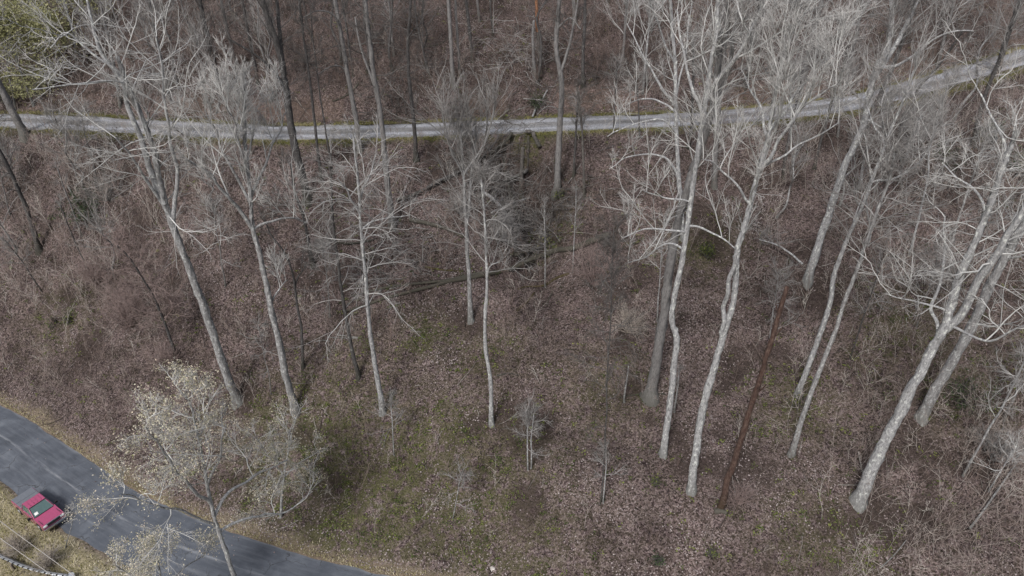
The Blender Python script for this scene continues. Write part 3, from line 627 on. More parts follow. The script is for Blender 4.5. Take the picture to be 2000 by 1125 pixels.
# trees uphill of the gravel road
UPG = 'trees uphill of the gravel road'
for i, (lab, pts, w0, w1, bk, tw, nb, L, dn) in enumerate([
    ('light grey straight trunk uphill of the road, left of a close pair', [(886, 168), (882, 110), (878, 40), (875, -30)], 11, 8, 'grey', 'grey', 0, 3, .7),
    ('thinner light grey trunk uphill of the road, right of a close pair', [(898, 148), (895, 90), (890, 10), (887, -40)], 7, 5, 'grey', 'grey', 0, 3, .7),
    ('dark trunk with a mossy foot just right of the light grey pair', [(924, 122), (918, 70), (911, 10), (907, -40)], 9, 7, 'dark', 'dark', 6, 3, .6),
    ('dark straight trunk uphill of the stout grey one, mossy at its foot', [(1138, 168), (1139, 110), (1142, 40), (1144, -30)], 9, 7, 'dark', 'dark', 8, 3, .6),
    ('short-looking grey trunk at the top edge above the road centre', [(1122, 45), (1121, 10), (1120, -40)], 11, 9, 'grey', 'grey', 0, 3, .6),
    ('leaning dark trunk with side twigs left of the light grey pair', [(840, 152), (826, 100), (814, 40), (806, -25)], 7, 4, 'dark', 'dark', 10, 3, .7),
    ('pale trunk piece at the top edge left of the dead snags', [(936, 42), (933, 5), (931, -40)], 7, 6, 'grey', 'grey', 0, 3, .6),
    ('dark slim trunk at the top edge between pale trunk and dead snags', [(962, 70), (958, 20), (954, -40)], 6, 5, 'dark', 'dark', 6, 3, .6),
    ('dark trunk behind the drooping white stems, leaning left at the top', [(430, 175), (415, 110), (398, 40), (385, -30)], 13, 9, 'dark', 'dark', 18, 4, .9),
    ('grey trunk behind the dark leaning one, thin and pale', [(462, 140), (450, 80), (436, 20), (425, -40)], 8, 6, 'grey', 'grey', 16, 3.5, .9),
    ('dark slim trunk directly above the vase-shaped crown', [(505, 165), (492, 100), (478, 30), (468, -40)], 8, 6, 'dark', 'dark', 14, 3.5, .9),
    ('thin tree with a haze of grey twigs above the white drooping stems', [(330, 190), (316, 120), (300, 50), (288, -30)], 7, 5, 'grey', 'grey', 22, 4, 1.0),
    ('grey twiggy tree above the left stretch of gravel road', [(235, 205), (222, 130), (205, 50), (190, -30)], 8, 5, 'grey', 'grey', 22, 4, 1.0),
    ('thin pale leaning tree in the yellow-green thicket', [(66, 207), (48, 160), (25, 95), (5, 30)], 6, 3, 'pale', 'pale', 10, 3, .8),
    ('white dead stem showing against the yellow-green trees', [(150, 130), (142, 60), (128, 12), (118, -40)], 7, 5, 'white', 'pale', 14, 3.5, .9),
    ('pale blurred trunk uphill of the fan crown', [(1560, 190), (1578, 110), (1598, 30), (1612, -40)], 11, 8, 'grey', 'grey', 20, 4, .9),
    ('grey blurred trunk between the fan crown and the lichen-white stem', [(1645, 190), (1660, 120), (1676, 50), (1690, -30)], 9, 7, 'grey', 'grey', 22, 4, 1.0),
    ('grey twiggy tree above the bend of the gravel road', [(1830, 130), (1846, 70), (1862, 10), (1875, -50)], 8, 6, 'grey', 'pale', 24, 4, 1.0),
    ('dark trunk with hanging twigs at the upper right corner by the road', [(1945, 150), (1962, 90), (1982, 30), (2000, -40)], 14, 10, 'dark', 'grey', 20, 4, .9),
    ('twig-hazed tree straight above the arching white limbs', [(1215, 140), (1220, 70), (1224, 0), (1228, -60)], 7, 5, 'grey', 'pale', 22, 4, 1.0),
    ('slim tree with pale twigs right of the dark mossy-footed trunk', [(1255, 180), (1262, 110), (1268, 40), (1272, -30)], 6, 4, 'pale', 'pale', 20, 3.5, 1.0),
    ('dark trunk glimpsed behind the white stems near the top edge', [(1455, 170), (1466, 100), (1478, 30), (1488, -40)], 10, 8, 'dark', 'grey', 18, 4, .9),
    ('thin dark tree uphill of the mottled grey trunk', [(690, 150), (682, 90), (672, 30), (664, -40)], 6, 4, 'dark', 'dark', 12, 3, .8),
    ('thin grey tree uphill of the straight dark trunk with forked foot', [(770, 110), (764, 50), (758, -20)], 6, 4, 'grey', 'grey', 14, 3, .8),
]):
    tree(BT, lab, pts, w0, w1, bk, tw, nb, L, .25, 'up', dn, group=UPG)
# the crowd of slim trees behind, alike: same label within a stand
ORD = 'leftmost,second,third,fourth,fifth,sixth,seventh,eighth,ninth,tenth,eleventh,twelfth,thirteenth,fourteenth,rightmost'.split(',')
def stand(kind, group, n, xr, yr, hr, bk, tw, seed):
    rg = np.random.default_rng(seed); sp_ = []
    while len(sp_) < n:
        x = rg.uniform(*xr); y = rg.uniform(*yr)
        if abs((y - yG(x)) * cosG(x)) < GHW + 1.2: continue
        sp_.append((x, y))
    def img_x(p):
        z = float(height(p[0], p[1])); return p[0] / (p[1] * CP + (CAM_H - z) * SP)
    sp_.sort(key=img_x)
    for k, (x, y) in enumerate(sp_):
        z = float(height(x, y)); h = rg.uniform(*hr); lean = rg.normal(0, .07, 2); b0 = np.array([x, y, z])
        st = np.stack([b0 + np.array([lean[0] * t * h + .25 * rg.normal(), lean[1] * t * h + .25 * rg.normal(), h * t]) for t in np.linspace(0, 1, 6)]); st[0] = b0
        o = 'leftmost of the' if k == 0 else 'rightmost of the' if k == n - 1 else ORD[k] + ' from left of the'
        tree('slim_tree', o + ' ' + kind, [(x, y)], rg.uniform(5, 9), 2.5, bk, tw, 15, 3.2, .3, 'up', .68, group=group, stem=st, seed=seed * 100 + k)
stand('slim grey twiggy trees uphill of the road, upper left', 'slim trees uphill, upper left', 15, (-60, -22), (76, 92), (7, 12), 'grey', 'grey', 5)
stand('slim grey trees uphill behind the white crowns', 'slim trees uphill, upper right', 15, (14, 66), (82, 104), (7, 12), 'grey', 'grey', 6)
stand('thin dark trees uphill of the road, upper middle', 'thin dark trees uphill, upper middle', 12, (-24, 16), (77, 94), (8, 14), 'dark', 'dark', 12)
stand('slim twiggy trees just below the rising gravel road', 'slim trees below the rising road', 12, (24, 58), (54, 76), (5, 9), 'pale', 'grey', 8)
stand('slim twiggy trees in brush below the gravel road, left', 'slim trees below the road at left', 9, (-52, -26), (58, 69), (4, 8), 'grey', 'grey', 9)
print('tree tris', TRI[0])

# ------------------------------------------------------------------ dead snags, stump, logs
tree('dead_snag', 'red-brown branchless dead trunk leaning right beside the lichen-white tree', [(1408, 992), (1421, 940), (1441, 880), (1458, 822), (1474, 770), (1493, 712), (1508, 660), (1537, 560)], 18, 9, 'snag', 'red', 0, group=None, cat='dead tree', flare=.1, limbs=[([(1474, 770), (1488, 762), (1496, 752)], 4, 2, -.3), ([(1493, 712), (1486, 696)], 4, 2, .2), ([(1508, 660), (1522, 648), (1527, 640)], 4, 1.5, .3), ([(1441, 880), (1434, 866)], 4, 2, -.2), ([(1520, 620), (1514, 600), (1516, 590)], 3, 1.5, -.3)])
tree('dead_snag', 'grey broken dead trunk uphill of the road, left of the torn orange one', [(1046, 155), (1042, 110), (1040, 70), (1043, 40)], 9, 6, 'grey', 'grey', 0, group='dead snags uphill', cat='dead tree')
tree('dead_snag', 'dead trunk torn to orange wood at the top edge', [(1056, 142), (1053, 110), (1050, 70), (1049, 55)], 8, 7, 'log', 'grey', 0, group='dead snags uphill', cat='dead tree', limbs=[([(1050, 62), (1048, 20), (1046, -25)], 9, 6, 0, 'orange')])
tree('tree_stump', 'tall broken brown stump with a pale snapped top at the gully head', [(1018, 388), (1018, 350), (1020, 315), (1021, 288)], 11, 9, 'log', 'grey', 0, group=None, cat='stump')
tree('tree_stump', 'short pale snag stub between the dark sapling and the thick dark-grey trunk', [(1219, 786), (1222, 760), (1228, 715)], 5, 3, 'pale', 'grey', 0, group=None, cat='stump')
def log(label, pts, w0, w1, bk='log', drop=0.0, name='fallen_log', group='fallen logs and branches', cat='log', lift=.35, twigs=0, sub=()):
    H = hit([p[0] for p in pts], [p[1] for p in pts]); B = H[0].copy()
    mpp = (B[1] * CP + (CAM_H - B[2]) * SP) / FPX
    Q = catmull(H, 6); n = len(Q); t = np.linspace(0, 1, n)
    r = .45 * mpp * (w0 + (w1 - w0) * t)
    k = np.ones(9) / 9; zz = np.convolve(np.pad(Q[:, 2], 4, 'edge'), k, 'valid')
    Q[:, 2] = np.maximum(zz, height(Q[:, 0], Q[:, 1])) + r * lift
    Q = np.vstack([Q[0] + (Q[0] - Q[1]) * .02, Q, Q[-1] + (Q[-1] - Q[-2]) * .02]); r = np.concatenate([[.01], r, [.01]]) * (1 + .12 * vnoise(np.arange(n + 2.), np.zeros(n + 2), 2.3, B[0]))
    M = Mesh(); V, F_ = tubes(Q[None], r[None], 9); M.add(V, F_)
    if not twigs:
        return link(name, M.build(name, BARK[bk], True, B), None, tuple(B), label=label, category=cat, group=group)
    root = link(name, None, None, tuple(B), label=label, category=cat, group=group)
    link('trunk', M.build('trunk', BARK[bk], True, B), root)
    rg = np.random.default_rng(int(abs(pts[0][0]) * 7 + pts[0][1]))
    CM, _ = crown_mesh([(Q[2:-1], r[2:-1], .4)], rg, twigs, 2.2, .4, 'wild', .8, .015)
    link('branches', CM.build('branches', TWIG['grey'], True, B), root)
    return root
log('long grey fallen log lying across the middle of the slope', [(1190, 462), (1120, 488), (1060, 508), (960, 536), (850, 560), (760, 582), (672, 614)], 14, 5, lift=.7)
log('second fallen log forking off the long grey one towards the pale tree', [(960, 534), (880, 548), (800, 557), (740, 566), (688, 581)], 8, 4, lift=.7)
log('mossy curved dead branch lying right of the long fallen log', [(1112, 535), (1085, 545), (1062, 560), (1035, 560), (1012, 565)], 6, 3, 'moss')
log('short mossy stick pointing downhill below the mossy curved branch', [(1044, 572), (1030, 590), (1010, 608)], 4, 2, 'moss')
log('brown stick pointing downhill right of the short mossy one', [(1080, 568), (1072, 585), (1066, 600)], 4, 2, 'log')
log('dark half-buried log left of the twin-stemmed tree', [(800, 432), (840, 440), (880, 452), (905, 466)], 10, 6, lift=.8)
log('mossy log above the long fallen log beside the twin-stemmed tree', [(830, 522), (865, 528), (905, 530)], 5, 3, 'moss')
log('leaning grey pole lying up the gully bank towards the road', [(775, 402), (830, 378), (890, 345), (940, 318), (975, 290)], 8, 5, 'dark', lift=2.5)
log('pale freshly broken log lying in the gully brush', [(1000, 447), (985, 428), (970, 408), (945, 388)], 9, 7, 'white', lift=4.0)
log('dark plank-like log resting against the broken stump', [(1054, 303), (1040, 294), (1026, 284)], 9, 8, 'log', lift=2.2)
log('pale dead branch standing on the bank above the gravel road', [(1040, 232), (1048, 212), (1060, 195), (1069, 178)], 4, 3, 'white', lift=1.5)
log('pale log lying on leaves uphill of the mottled grey trunk', [(690, 88), (720, 86), (754, 85)], 5, 3, 'pale')
log('dark log uphill between straight dark trunk and light grey pair', [(830, 92), (850, 90), (868, 82), (880, 70)], 5, 4)
log('dark fallen trunk sloping down behind the forked heavy dark trunk', [(700, 165), (680, 185), (650, 200)], 5, 3)
log('dark broken limb lying down the left gully side', [(880, 300), (905, 325), (925, 350), (950, 372)], 8, 5, 'dark', lift=2.0)
log('grey fallen trunk crossing the gully from the stump to the brush', [(1030, 345), (995, 365), (955, 378), (915, 385)], 8, 5, 'grey', lift=4.0)
log('dark fallen trunk lying straight down the gully bed', [(985, 315), (990, 360), (1005, 410), (1020, 455)], 9, 6, 'dark', lift=2.5)
log('pale dead limb propped across the heap of gully branches', [(1035, 400), (1000, 410), (960, 425)], 5, 3, 'white', lift=7.0)
log('dark limb leaning from the gully head to the twin-stemmed tree', [(1000, 300), (960, 312), (925, 322), (885, 338)], 7, 4, 'dark', lift=3.0)
log('dark rotten log at the foot of the gully', [(1005, 500), (1045, 492), (1085, 478)], 9, 6, 'log', lift=.8)
log('dark fallen limb crossing the slope left of the mottled trunk foot', [(640, 470), (680, 478), (730, 470)], 6, 4, 'dark', lift=.9)
log('dark roots and dead branch around the thick dark-grey trunk', [(1300, 770), (1262, 770), (1235, 772), (1205, 778)], 4, 2, 'dark')
log('short pale stick lying under the mossy-footed trunk', [(615, 668), (630, 665), (645, 667)], 3, 2, 'pale')
log('thin dead branch in the leaves left of the slender pale tree', [(660, 655), (700, 660), (640, 660)], 3, 2, 'pale')
log('dead white branch hanging low right of the red-brown snag', [(1560, 545), (1540, 520), (1510, 497), (1480, 484)], 5, 3, 'white', lift=14, twigs=8)
log('slim fallen pole across the brush in the lower right corner', [(1890, 1040), (1930, 985), (1975, 920), (2010, 870)], 5, 3, 'pale', lift=3)
log('fallen stick in leaf litter at the lower right', [(1720, 1110), (1750, 1080), (1770, 1055)], 3, 2, 'pale')
log('dark fallen branch beside the white tree with the dark bend', [(970, 735), (990, 730), (1015, 733)], 4, 2, 'dark')
log('rotten stump base and soil mound at the foot of the red-brown snag', [(1395, 1000), (1408, 998), (1420, 1003)], 14, 10, 'log', lift=.1)
log('long thin dead branch below the left gravel verge', [(135, 370), (160, 420), (175, 460)], 3, 2, 'pale', lift=6)

# ------------------------------------------------------------------ budding trees by the asphalt road
BL = 'budding trees by the asphalt road'
tree('budding_tree', 'budding tree with pale yellow leaf tufts whose crown overlaps the asphalt road', [(475, 1180), (448, 1100), (428, 1040), (412, 985), (402, 920), (388, 860), (375, 800), (350, 762)], 14, 3, 'white', 'white', 24, 3.4, .40, 'wild', 1.1, group=BL, rmin=.020,
     limbs=[([(412, 985), (380, 960), (330, 900), (285, 830)], 8, 3, -2.5), ([(418, 1005), (450, 960), (500, 930), (560, 900)], 8, 3, 2.0), ([(405, 950), (430, 890), (440, 830)], 6, 2, -2), ([(425, 1030), (360, 1000), (290, 985), (240, 960)], 7, 2, -2.5), ([(430, 1040), (490, 1010), (560, 1000), (610, 960)], 7, 2, 2.5)],
     leaf=(BUDS, 11000, .095, .14))
tree('budding_tree', 'low budding crown rising from below the frame over the asphalt road', [(340, 1255), (330, 1210), (322, 1165), (314, 1120), (308, 1085)], 9, 3, 'pale', 'white', 16, 2.8, .25, 'wild', 1.0, group=BL, leaf=(BUDS, 5200, .095, .14), rmin=.018,
     limbs=[([(325, 1185), (275, 1140), (225, 1105)], 5, 2, -1.5), ([(320, 1160), (360, 1110), (400, 1085)], 5, 2, 1.5), ([(322, 1170), (285, 1110), (265, 1060)], 4, 1.5, 1)])
tree('budding_tree', 'small whitish budding tree right of the yellow-tufted one, above the road bank', [(548, 1010), (552, 950), (562, 890), (570, 850), (578, 815)], 7, 2, 'white', 'white', 20, 2.8, .2, 'wild', .9, group=BL, rmin=.016, leaf=(BUDS, 2200, .09, .10),
     limbs=[([(556, 930), (590, 900), (625, 880)], 4, 1.5, 1), ([(556, 930), (520, 890), (500, 850)], 4, 1.5, -1)])
tree('budding_tree', 'bare budding sapling in front of the red pickup', [(128, 1070), (136, 1040), (142, 1012), (140, 995)], 2.5, 1, 'pale', 'white', 5, .7, .3, 'wild', .6, group=BL, leaf=(BUDS, 50, .09, .06))

# ------------------------------------------------------------------ yellow-green leafing trees, upper left; shrubs
SG = 'yellow-green leafing trees'
for lab, pts, L, num in [('yellow-green leafing tree at the left frame edge above the gravel road', [(30, 215), (22, 170), (15, 130), (8, 60)], 4.2, 2600),
                         ('pale green leafing tree in the upper left corner', [(70, 120), (62, 70), (55, 20), (50, -30)], 4.6, 2600),
                         ('low yellow-green leafing bush tree right of the edge one', [(100, 165), (96, 130), (90, 70)], 4.0, 1800),
                         ('thin green-hazed tree uphill of the pale dead stem', [(175, 90), (165, 40), (155, -20)], 4.0, 1300)]:
    tree('leafing_tree', lab, pts, 6, 3, 'grey', 'grey', 22, L, .2, 'up', .8, group=SG, leaf=(SPRING, num * 4, .20, .7))
def shrub(label, px, py, rad, h, mat, num, size, group='green shrubs', name='evergreen_shrub', tw='dark', stems=10):
    B = hit([px], [py])[0]; rg = np.random.default_rng(int(px * 3 + py))
    root = link(name, None, None, tuple(B), label=label, category='shrub', group=group)
    az = rg.random(stems) * 6.28; el_ = R(60) + rg.normal(0, .25, stems)
    D = np.stack([np.cos(az) * np.cos(el_), np.sin(az) * np.cos(el_), np.sin(el_)], 1)
    P1, R1 = grow(np.repeat(B[None], stems, 0), D, h * (.7 + .4 * rg.random(stems)), np.full(stems, .035), np.full(stems, .012), 5, .16, .02, rg)
    M = Mesh(); V, F_ = tubes(P1, R1, 4); M.add(V, F_)
    S2, D2, L2, r2 = kids(P1, R1, np.full(stems, h), 6, .2, rg, 50, .5 * rad / max(h, .1) + .15, .7)
    P2, R2 = grow(S2, D2, L2, r2, r2, 3, .15, .03, rg); V, F_ = spikes(P2, np.full(len(L2), .014)); M.add(V, F_)
    S3, D3, L3, r3 = kids(P2, R2, L2, 4, .2, rg, 50, .6, .7)
    P3, R3 = grow(S3, D3, L3, r3, r3, 1, .15, .03, rg); V, F_ = spikes(P3, np.full(len(L3), .012)); M.add(V, F_)
    link('branches', M.build('branches', TWIG[tw], True, B), root)
    if num:
        tp = np.concatenate([P3.reshape(-1, 3), P2[:, 1:].reshape(-1, 3)]); C = tp[rg.integers(0, len(tp), num)]
        V, F_, vl = leaf_quads(C, size, rg, .12); LM = Mesh(); LM.add(V, F_, vl); link('foliage', LM.build('foliage', mat, False, B), root)
    return root
shrub('yellow-green leafing bush at the left edge just above the gravel road', 18, 205, 2.0, 4.2, SPRING, 3000, .2, 'yellow-green leafing bushes', 'leafing_bush', 'grey', 18)
shrub('yellow-green leafing bush beside the thin pale leaning tree', 82, 195, 1.8, 3.4, SPRING, 2000, .2, 'yellow-green leafing bushes', 'leafing_bush', 'grey', 16)
shrub('pale green leafing bush higher up at the upper left', 115, 110, 2.2, 4.0, SPRING, 2200, .2, 'yellow-green leafing bushes', 'leafing_bush', 'grey', 16)
shrub('dark evergreen shrub alone on the left slope below the road', 172, 436, 1.2, 2.9, EVER, 1500, .17)
shrub('small evergreen sprig in the leaves near the asphalt bank, left of its twin', 103, 634, .5, .8, EVER, 160, .16)
shrub('small evergreen sprig in the leaves near the asphalt bank, right of its twin', 135, 632, .6, .9, GREENS, 200, .16)
shrub('bright green low shrub behind the wavy white trunk', 1380, 505, 1.0, 1.2, GREENS, 420, .17)
shrub('green shrub in the shade behind the two largest trunks', 1880, 790, 1.9, 2.4, EVER, 520, .18)
shrub('dark green bush at the right edge under the rising gravel road', 1925, 285, 1.8, 2.4, EVER, 900, .2)
shrub('green bush at the right frame edge below the rising gravel road', 1990, 345, 1.8, 2.4, EVER, 900, .2)
shrub('dark green bush in the hollow below the rising gravel road', 1840, 330, 1.8, 2.0, EVER, 420, .2)
shrub('mossy green shrub on the bank just above the gravel road', 1050, 215, 1.6, 1.5, EVER, 500, .18)
shrub('green clump at the foot of the stout grey trunk by the gully', 1094, 388, .7, .8, GREENS, 220, .14)
shrub('small bright green plant below the lichen-white tree', 1388, 1085, .5, .5, GREENS, 90, .15)
shrub('small dark green plant left of the bright one at the bottom', 1285, 1100, .6, .6, EVER, 120, .15)
shrub('green sapling shrub at the foot of the pale leaning trunk pair', 1555, 800, 1.0, 1.4, GREENS, 160, .14)
shrub('small green plant in leaves right of the forked pole sapling', 1278, 950, .5, .6, GREENS, 90, .14)
shrub('yellow-green sprig growing in the gully below the brush', 1062, 478, .9, 1.2, SPRING, 200, .14)
VT = 'bare shrub thickets'
for lab, px, py, rad, h, tw, st in [('red-brown vine thicket arching over the left slope', 255, 640, 2.6, 4.2, 'red', 46), ('red-brown vine mound left of the arching thicket', 195, 560, 2.2, 3.0, 'red', 34), ('reddish thicket downhill of the dark slim trunk', 330, 715, 2.0, 2.6, 'red', 30),
                                     ('grey brush thicket under the drooping white stems', 215, 395, 2.2, 3.2, 'grey', 30), ('reddish twig haze between the fallen log and the dark sapling', 1160, 560, 2.4, 4.2, 'red', 36), ('greenish-grey brush right of the dark sapling', 1225, 650, 1.8, 2.6, 'tan', 26),
                                     ('grey bare brush around the sale corner pole', 1940, 900, 2.0, 2.8, 'pale', 30), ('grey brush behind the largest trunk', 1830, 560, 2.2, 3.0, 'grey', 30), ('red twiggy bush around the base of the red-brown snag', 1440, 985, 1.4, 1.8, 'red', 24),
                                     ('grey brush hanging over the gully edge', 985, 470, 2.0, 2.6, 'pale', 34), ('pale brush on the left side of the gully', 900, 420, 1.8, 2.2, 'pale', 28), ('dry tan brush by the ditch below the pickup', 40, 1075, 1.5, 1.3, 'tan', 26), ('dry tan brush by the guardrail end', 100, 1105, 1.5, 1.3, 'tan', 26)]:
    shrub(lab, px, py, rad, h, None, 0, 0, VT, 'bare_thicket', tw, st)

# ------------------------------------------------------------------ saplings
SP_ = 'slim saplings on the slope'
for lab, pts, w0, w1, bk, tw, nb, L, dn in [
    ('tall dark-hazed sapling straight between the white tree and the thick grey trunk', [(1172, 985), (1178, 920), (1183, 840), (1186, 740), (1192, 640), (1196, 540), (1199, 450)], 4, 2, 'dark', 'dark', 40, 2.2, 1.0),
    ('twin pale sapling stems at the middle bottom, left stem', [(1031, 918), (1031, 880), (1030, 840), (1027, 800)], 4, 2, 'white', 'grey', 14, 1.8, .9),
    ('twin pale sapling stems at the middle bottom, right stem', [(1037, 915), (1038, 885), (1038, 850), (1042, 810)], 4, 2, 'white', 'grey', 12, 1.6, .9),
    ('pale forked pole sapling at the foot of the tall dark-hazed one', [(1178, 983), (1181, 950), (1183, 915), (1184, 880)], 4, 2, 'white', 'grey', 8, 1.4, .8),
    ('straight thin pole sapling rising from the mossy curved branch', [(1065, 562), (1065, 510), (1064, 450), (1063, 400)], 4, 2, 'pale', 'grey', 8, 1.4, .8),
    ('straight thin pole sapling right of the gully green sprig', [(1119, 532), (1121, 480), (1124, 420), (1126, 370)], 3, 2, 'pale', 'grey', 8, 1.4, .8),
    ('slim dark pole on the left slope leaning left, upper one', [(160, 462), (145, 420), (128, 375), (112, 330)], 4, 3, 'grey', 'grey', 6, 1.6, .8),
    ('slim dark pole on the left slope leaning left, lower one', [(174, 530), (155, 490), (135, 445), (118, 400)], 4, 3, 'dark', 'grey', 6, 1.6, .8),
    ('thin dark sapling leaning left near the frame edge below the dark tree', [(82, 570), (60, 535), (35, 500), (10, 470)], 4, 2, 'dark', 'grey', 12, 1.8, .9),
    ('slim white sapling among moss patches in the lower middle', [(770, 890), (768, 850), (766, 815), (764, 780)], 3, 2, 'white', 'grey', 12, 1.6, .9),
    ('thin grey sapling above the road bank in the lower middle', [(885, 1015), (890, 985), (894, 955), (900, 925)], 3, 1.5, 'pale', 'grey', 10, 1.6, .9),
    ('thin grey sapling beside the vase-shaped tree foot', [(530, 770), (524, 730), (515, 690), (505, 640)], 3, 1.5, 'grey', 'grey', 12, 1.8, .9),
    ('white side sapling close right of the wavy white trunk', [(1317, 805), (1320, 780), (1324, 750), (1326, 725)], 5, 3, 'pale', 'grey', 4, 1.2, .8),
    ('tall thin sapling left of the thick dark-grey trunk', [(1283, 628), (1288, 560), (1293, 490), (1297, 430)], 4, 2, 'pale', 'pale', 14, 1.8, .9),
    ('thin dark sapling at the gravel road edge above the gully', [(948, 270), (951, 240), (950, 205), (947, 170)], 4, 2, 'dark', 'dark', 12, 1.6, .9),
    ('thin forked dark sapling on the gravel edge below arching limbs', [(1198, 262), (1200, 220), (1202, 180), (1206, 120)], 4, 2, 'dark', 'grey', 14, 2.0, .9),
    ('dark sapling on the gravel edge near the white-limbed tree', [(1248, 270), (1248, 230), (1246, 190), (1244, 150)], 4, 2, 'dark', 'grey', 12, 2.0, .9),
    ('short dark road-edge sapling by the green verge at left', [(115, 250), (108, 232), (98, 212)], 4, 2, 'dark', 'dark', 6, 1.4, .8),
    ('grey sapling clump stem downhill of the dead white branch', [(1500, 700), (1506, 640), (1515, 580), (1522, 530)], 3, 2, 'grey', 'grey', 18, 2.0, 1.0),
    ('twiggy sapling right of the smooth leaning pair', [(1660, 700), (1680, 640), (1700, 580), (1722, 500)], 4, 2, 'dark', 'grey', 14, 2.0, .9),
    ('grey twig-hazed sapling at the right in front of the thick trunks', [(1790, 640), (1805, 590), (1822, 540), (1835, 480)], 4, 2, 'grey', 'grey', 18, 2.2, 1.0),
    ('thin white sapling leaning over the sale corner ground', [(1930, 960), (1955, 920), (1985, 870)], 4, 3, 'white', 'white', 10, 1.8, .9),
    ('grey sapling below the left gravel verge under the white stems', [(190, 350), (180, 310), (168, 270), (158, 220)], 4, 2, 'grey', 'grey', 18, 2.4, 1.0),
    ('grey sapling at the left slope edge under the flared trunk', [(20, 420), (8, 370), (-5, 320)], 4, 2, 'grey', 'grey', 18, 2.6, 1.0),
    ('twiggy sapling between the white-stem tree and the vase-shaped tree', [(440, 560), (432, 510), (425, 460), (415, 400)], 4, 2, 'grey', 'pale', 20, 2.4, 1.0),
    ('twiggy sapling left of the slender smooth pale tree', [(645, 620), (640, 570), (636, 520), (632, 470)], 4, 2, 'grey', 'grey', 18, 2.2, 1.0),
]:
    tree('sapling', lab, pts, w0, w1, bk, tw, nb, L, .3, 'wild', dn * .9, group=SP_, flare=.1, rmin=.015)

# ------------------------------------------------------------------ brush piles (dead branches heaped)
def brush_pile(label, px, py, rx, rz, n, tw):
    B = hit([px], [py])[0]; rg = np.random.default_rng(int(px + py))
    S = B + np.stack([rg.normal(0, rx, n), rg.normal(0, rx * .7, n), np.zeros(n)], 1); S[:, 2] = height(S[:, 0], S[:, 1]) + rg.random(n) * rz
    az = rg.random(n) * 6.28; e = rg.normal(.1, .45, n); D = np.stack([np.cos(az) * np.cos(e), np.sin(az) * np.cos(e), np.sin(e)], 1)
    L = 1.2 + 2.6 * rg.random(n); r0 = .02 + .035 * rg.random(n) ** 2
    P1, R1 = grow(S, D, L, r0, r0 * .4, 6, .12, -.03, rg); P1[..., 2] = np.maximum(P1[..., 2], height(P1[..., 0], P1[..., 1]) + .03)
    M = Mesh(); V, F_ = tubes(P1, R1, 4); M.add(V, F_)
    S2, D2, L2, r2 = kids(P1, R1, L, 5, .2, rg, 45, .4, .6); P2, R2 = grow(S2, D2, L2, np.maximum(r2, .014), r2 * 0 + .009, 3, .15, 0, rg); V, F_ = tubes(P2, R2, 3); M.add(V, F_)
    link('brush_pile', M.build('brush_pile', TWIG[tw], True, B), None, tuple(B), label=label, category='brush pile', group='heaps of dead branches', kind='stuff')
brush_pile('heap of grey dead branches filling the gully', 985, 420, 2.2, 1.6, 150, 'grey')
brush_pile('dark dead branches heaped on the upper left gully side', 920, 345, 2.0, 1.4, 110, 'dark')
brush_pile('dark tangle of dead limbs at the gully head under the road', 975, 330, 2.4, 1.8, 170, 'dark')
brush_pile('dark dead branches on the right gully side below the stout trunk', 1080, 430, 2.0, 1.2, 120, 'dark')
brush_pile('grey dead branches below the pale freshly broken log', 1010, 480, 2.0, 1.0, 90, 'grey')
brush_pile('pale dead branches leaning around the dead snags uphill', 1010, 120, 2.6, 2.6, 130, 'pale')
brush_pile('dark brush heap on the bank above the gravel road', 770, 205, 1.6, .9, 70, 'dark')
brush_pile('dark tangle of dead limbs high uphill at the top middle', 760, 90, 2.6, 1.6, 110, 'dark')
brush_pile('dark tangle of dead limbs uphill left of the light grey pair', 830, 130, 2.4, 1.4, 100, 'dark')
brush_pile('dark dead branches uphill above the vase-shaped crown', 600, 120, 2.6, 1.4, 110, 'dark')
brush_pile('dark tangle uphill behind the white-limbed tree', 1190, 150, 2.6, 1.4, 110, 'dark')
brush_pile('dark tangle on the bank below the rising road', 1850, 330, 2.6, 1.6, 110, 'dark')
brush_pile('loose grey brush by the upper end of the long fallen log', 790, 505, 1.8, .8, 70, 'grey')

# ------------------------------------------------------------------ stuff: leaf litter, undergrowth, ground plants, grass
def scatter(n, rg, x0=-62, x1=86, y0=27, y1=104):
    x = rg.uniform(x0, x1, n); y = rg.uniform(y0, y1, n); z = height(x, y)
    zc = y * CP + (CAM_H - z) * SP; k = np.abs(x) < .76 * zc + 2
    return x[k], y[k], z[k]
def normals(x, y):
    e = .3; return unit(np.stack([-(height(x + e, y) - height(x - e, y)) / (2 * e), -(height(x, y + e) - height(x, y - e)) / (2 * e), np.ones_like(x)], 1))
rg = np.random.default_rng(11)
x, y, z = scatter(280000, rg)
dl = (y - yL(x)) * cosL(x); dg = (y - yG(x)) * cosG(x)
keep = (np.abs(dl) > LHW + .2) | (rg.random(len(x)) < .012); keep &= ~((dg > -GHW - 1.5) & (dg < GHW + .7) & (rg.random(len(x)) < .8)); keep &= (np.abs(dg) > GHW - .1) | (rg.random(len(x)) < .05)
keep &= (dl > 0) | (rg.random(len(x)) < .15)
keep &= rg.random(len(x)) > .7 * soil_at(x, y)
keep &= rg.random(len(x)) > .55 * moss_at(x, y) * (vnoise(x, y, 1.8, 51) > -.12)
x, y, z, dg, dl = x[keep], y[keep], z[keep], dg[keep], dl[keep]
nrm = unit(normals(x, y) + rg.normal(0, .33, (len(x), 3)))
a = unit(np.cross(nrm, rg.normal(0, 1, nrm.shape))); b_ = np.cross(nrm, a)
s = (.06 + .085 * rg.random(len(x)))[:, None]
C = np.stack([x, y, z + .05 + .05 * rg.random(len(x)) + .04 * ((np.abs(dg) < GHW + .2) | (np.abs(dl) < LHW + .3))], 1)
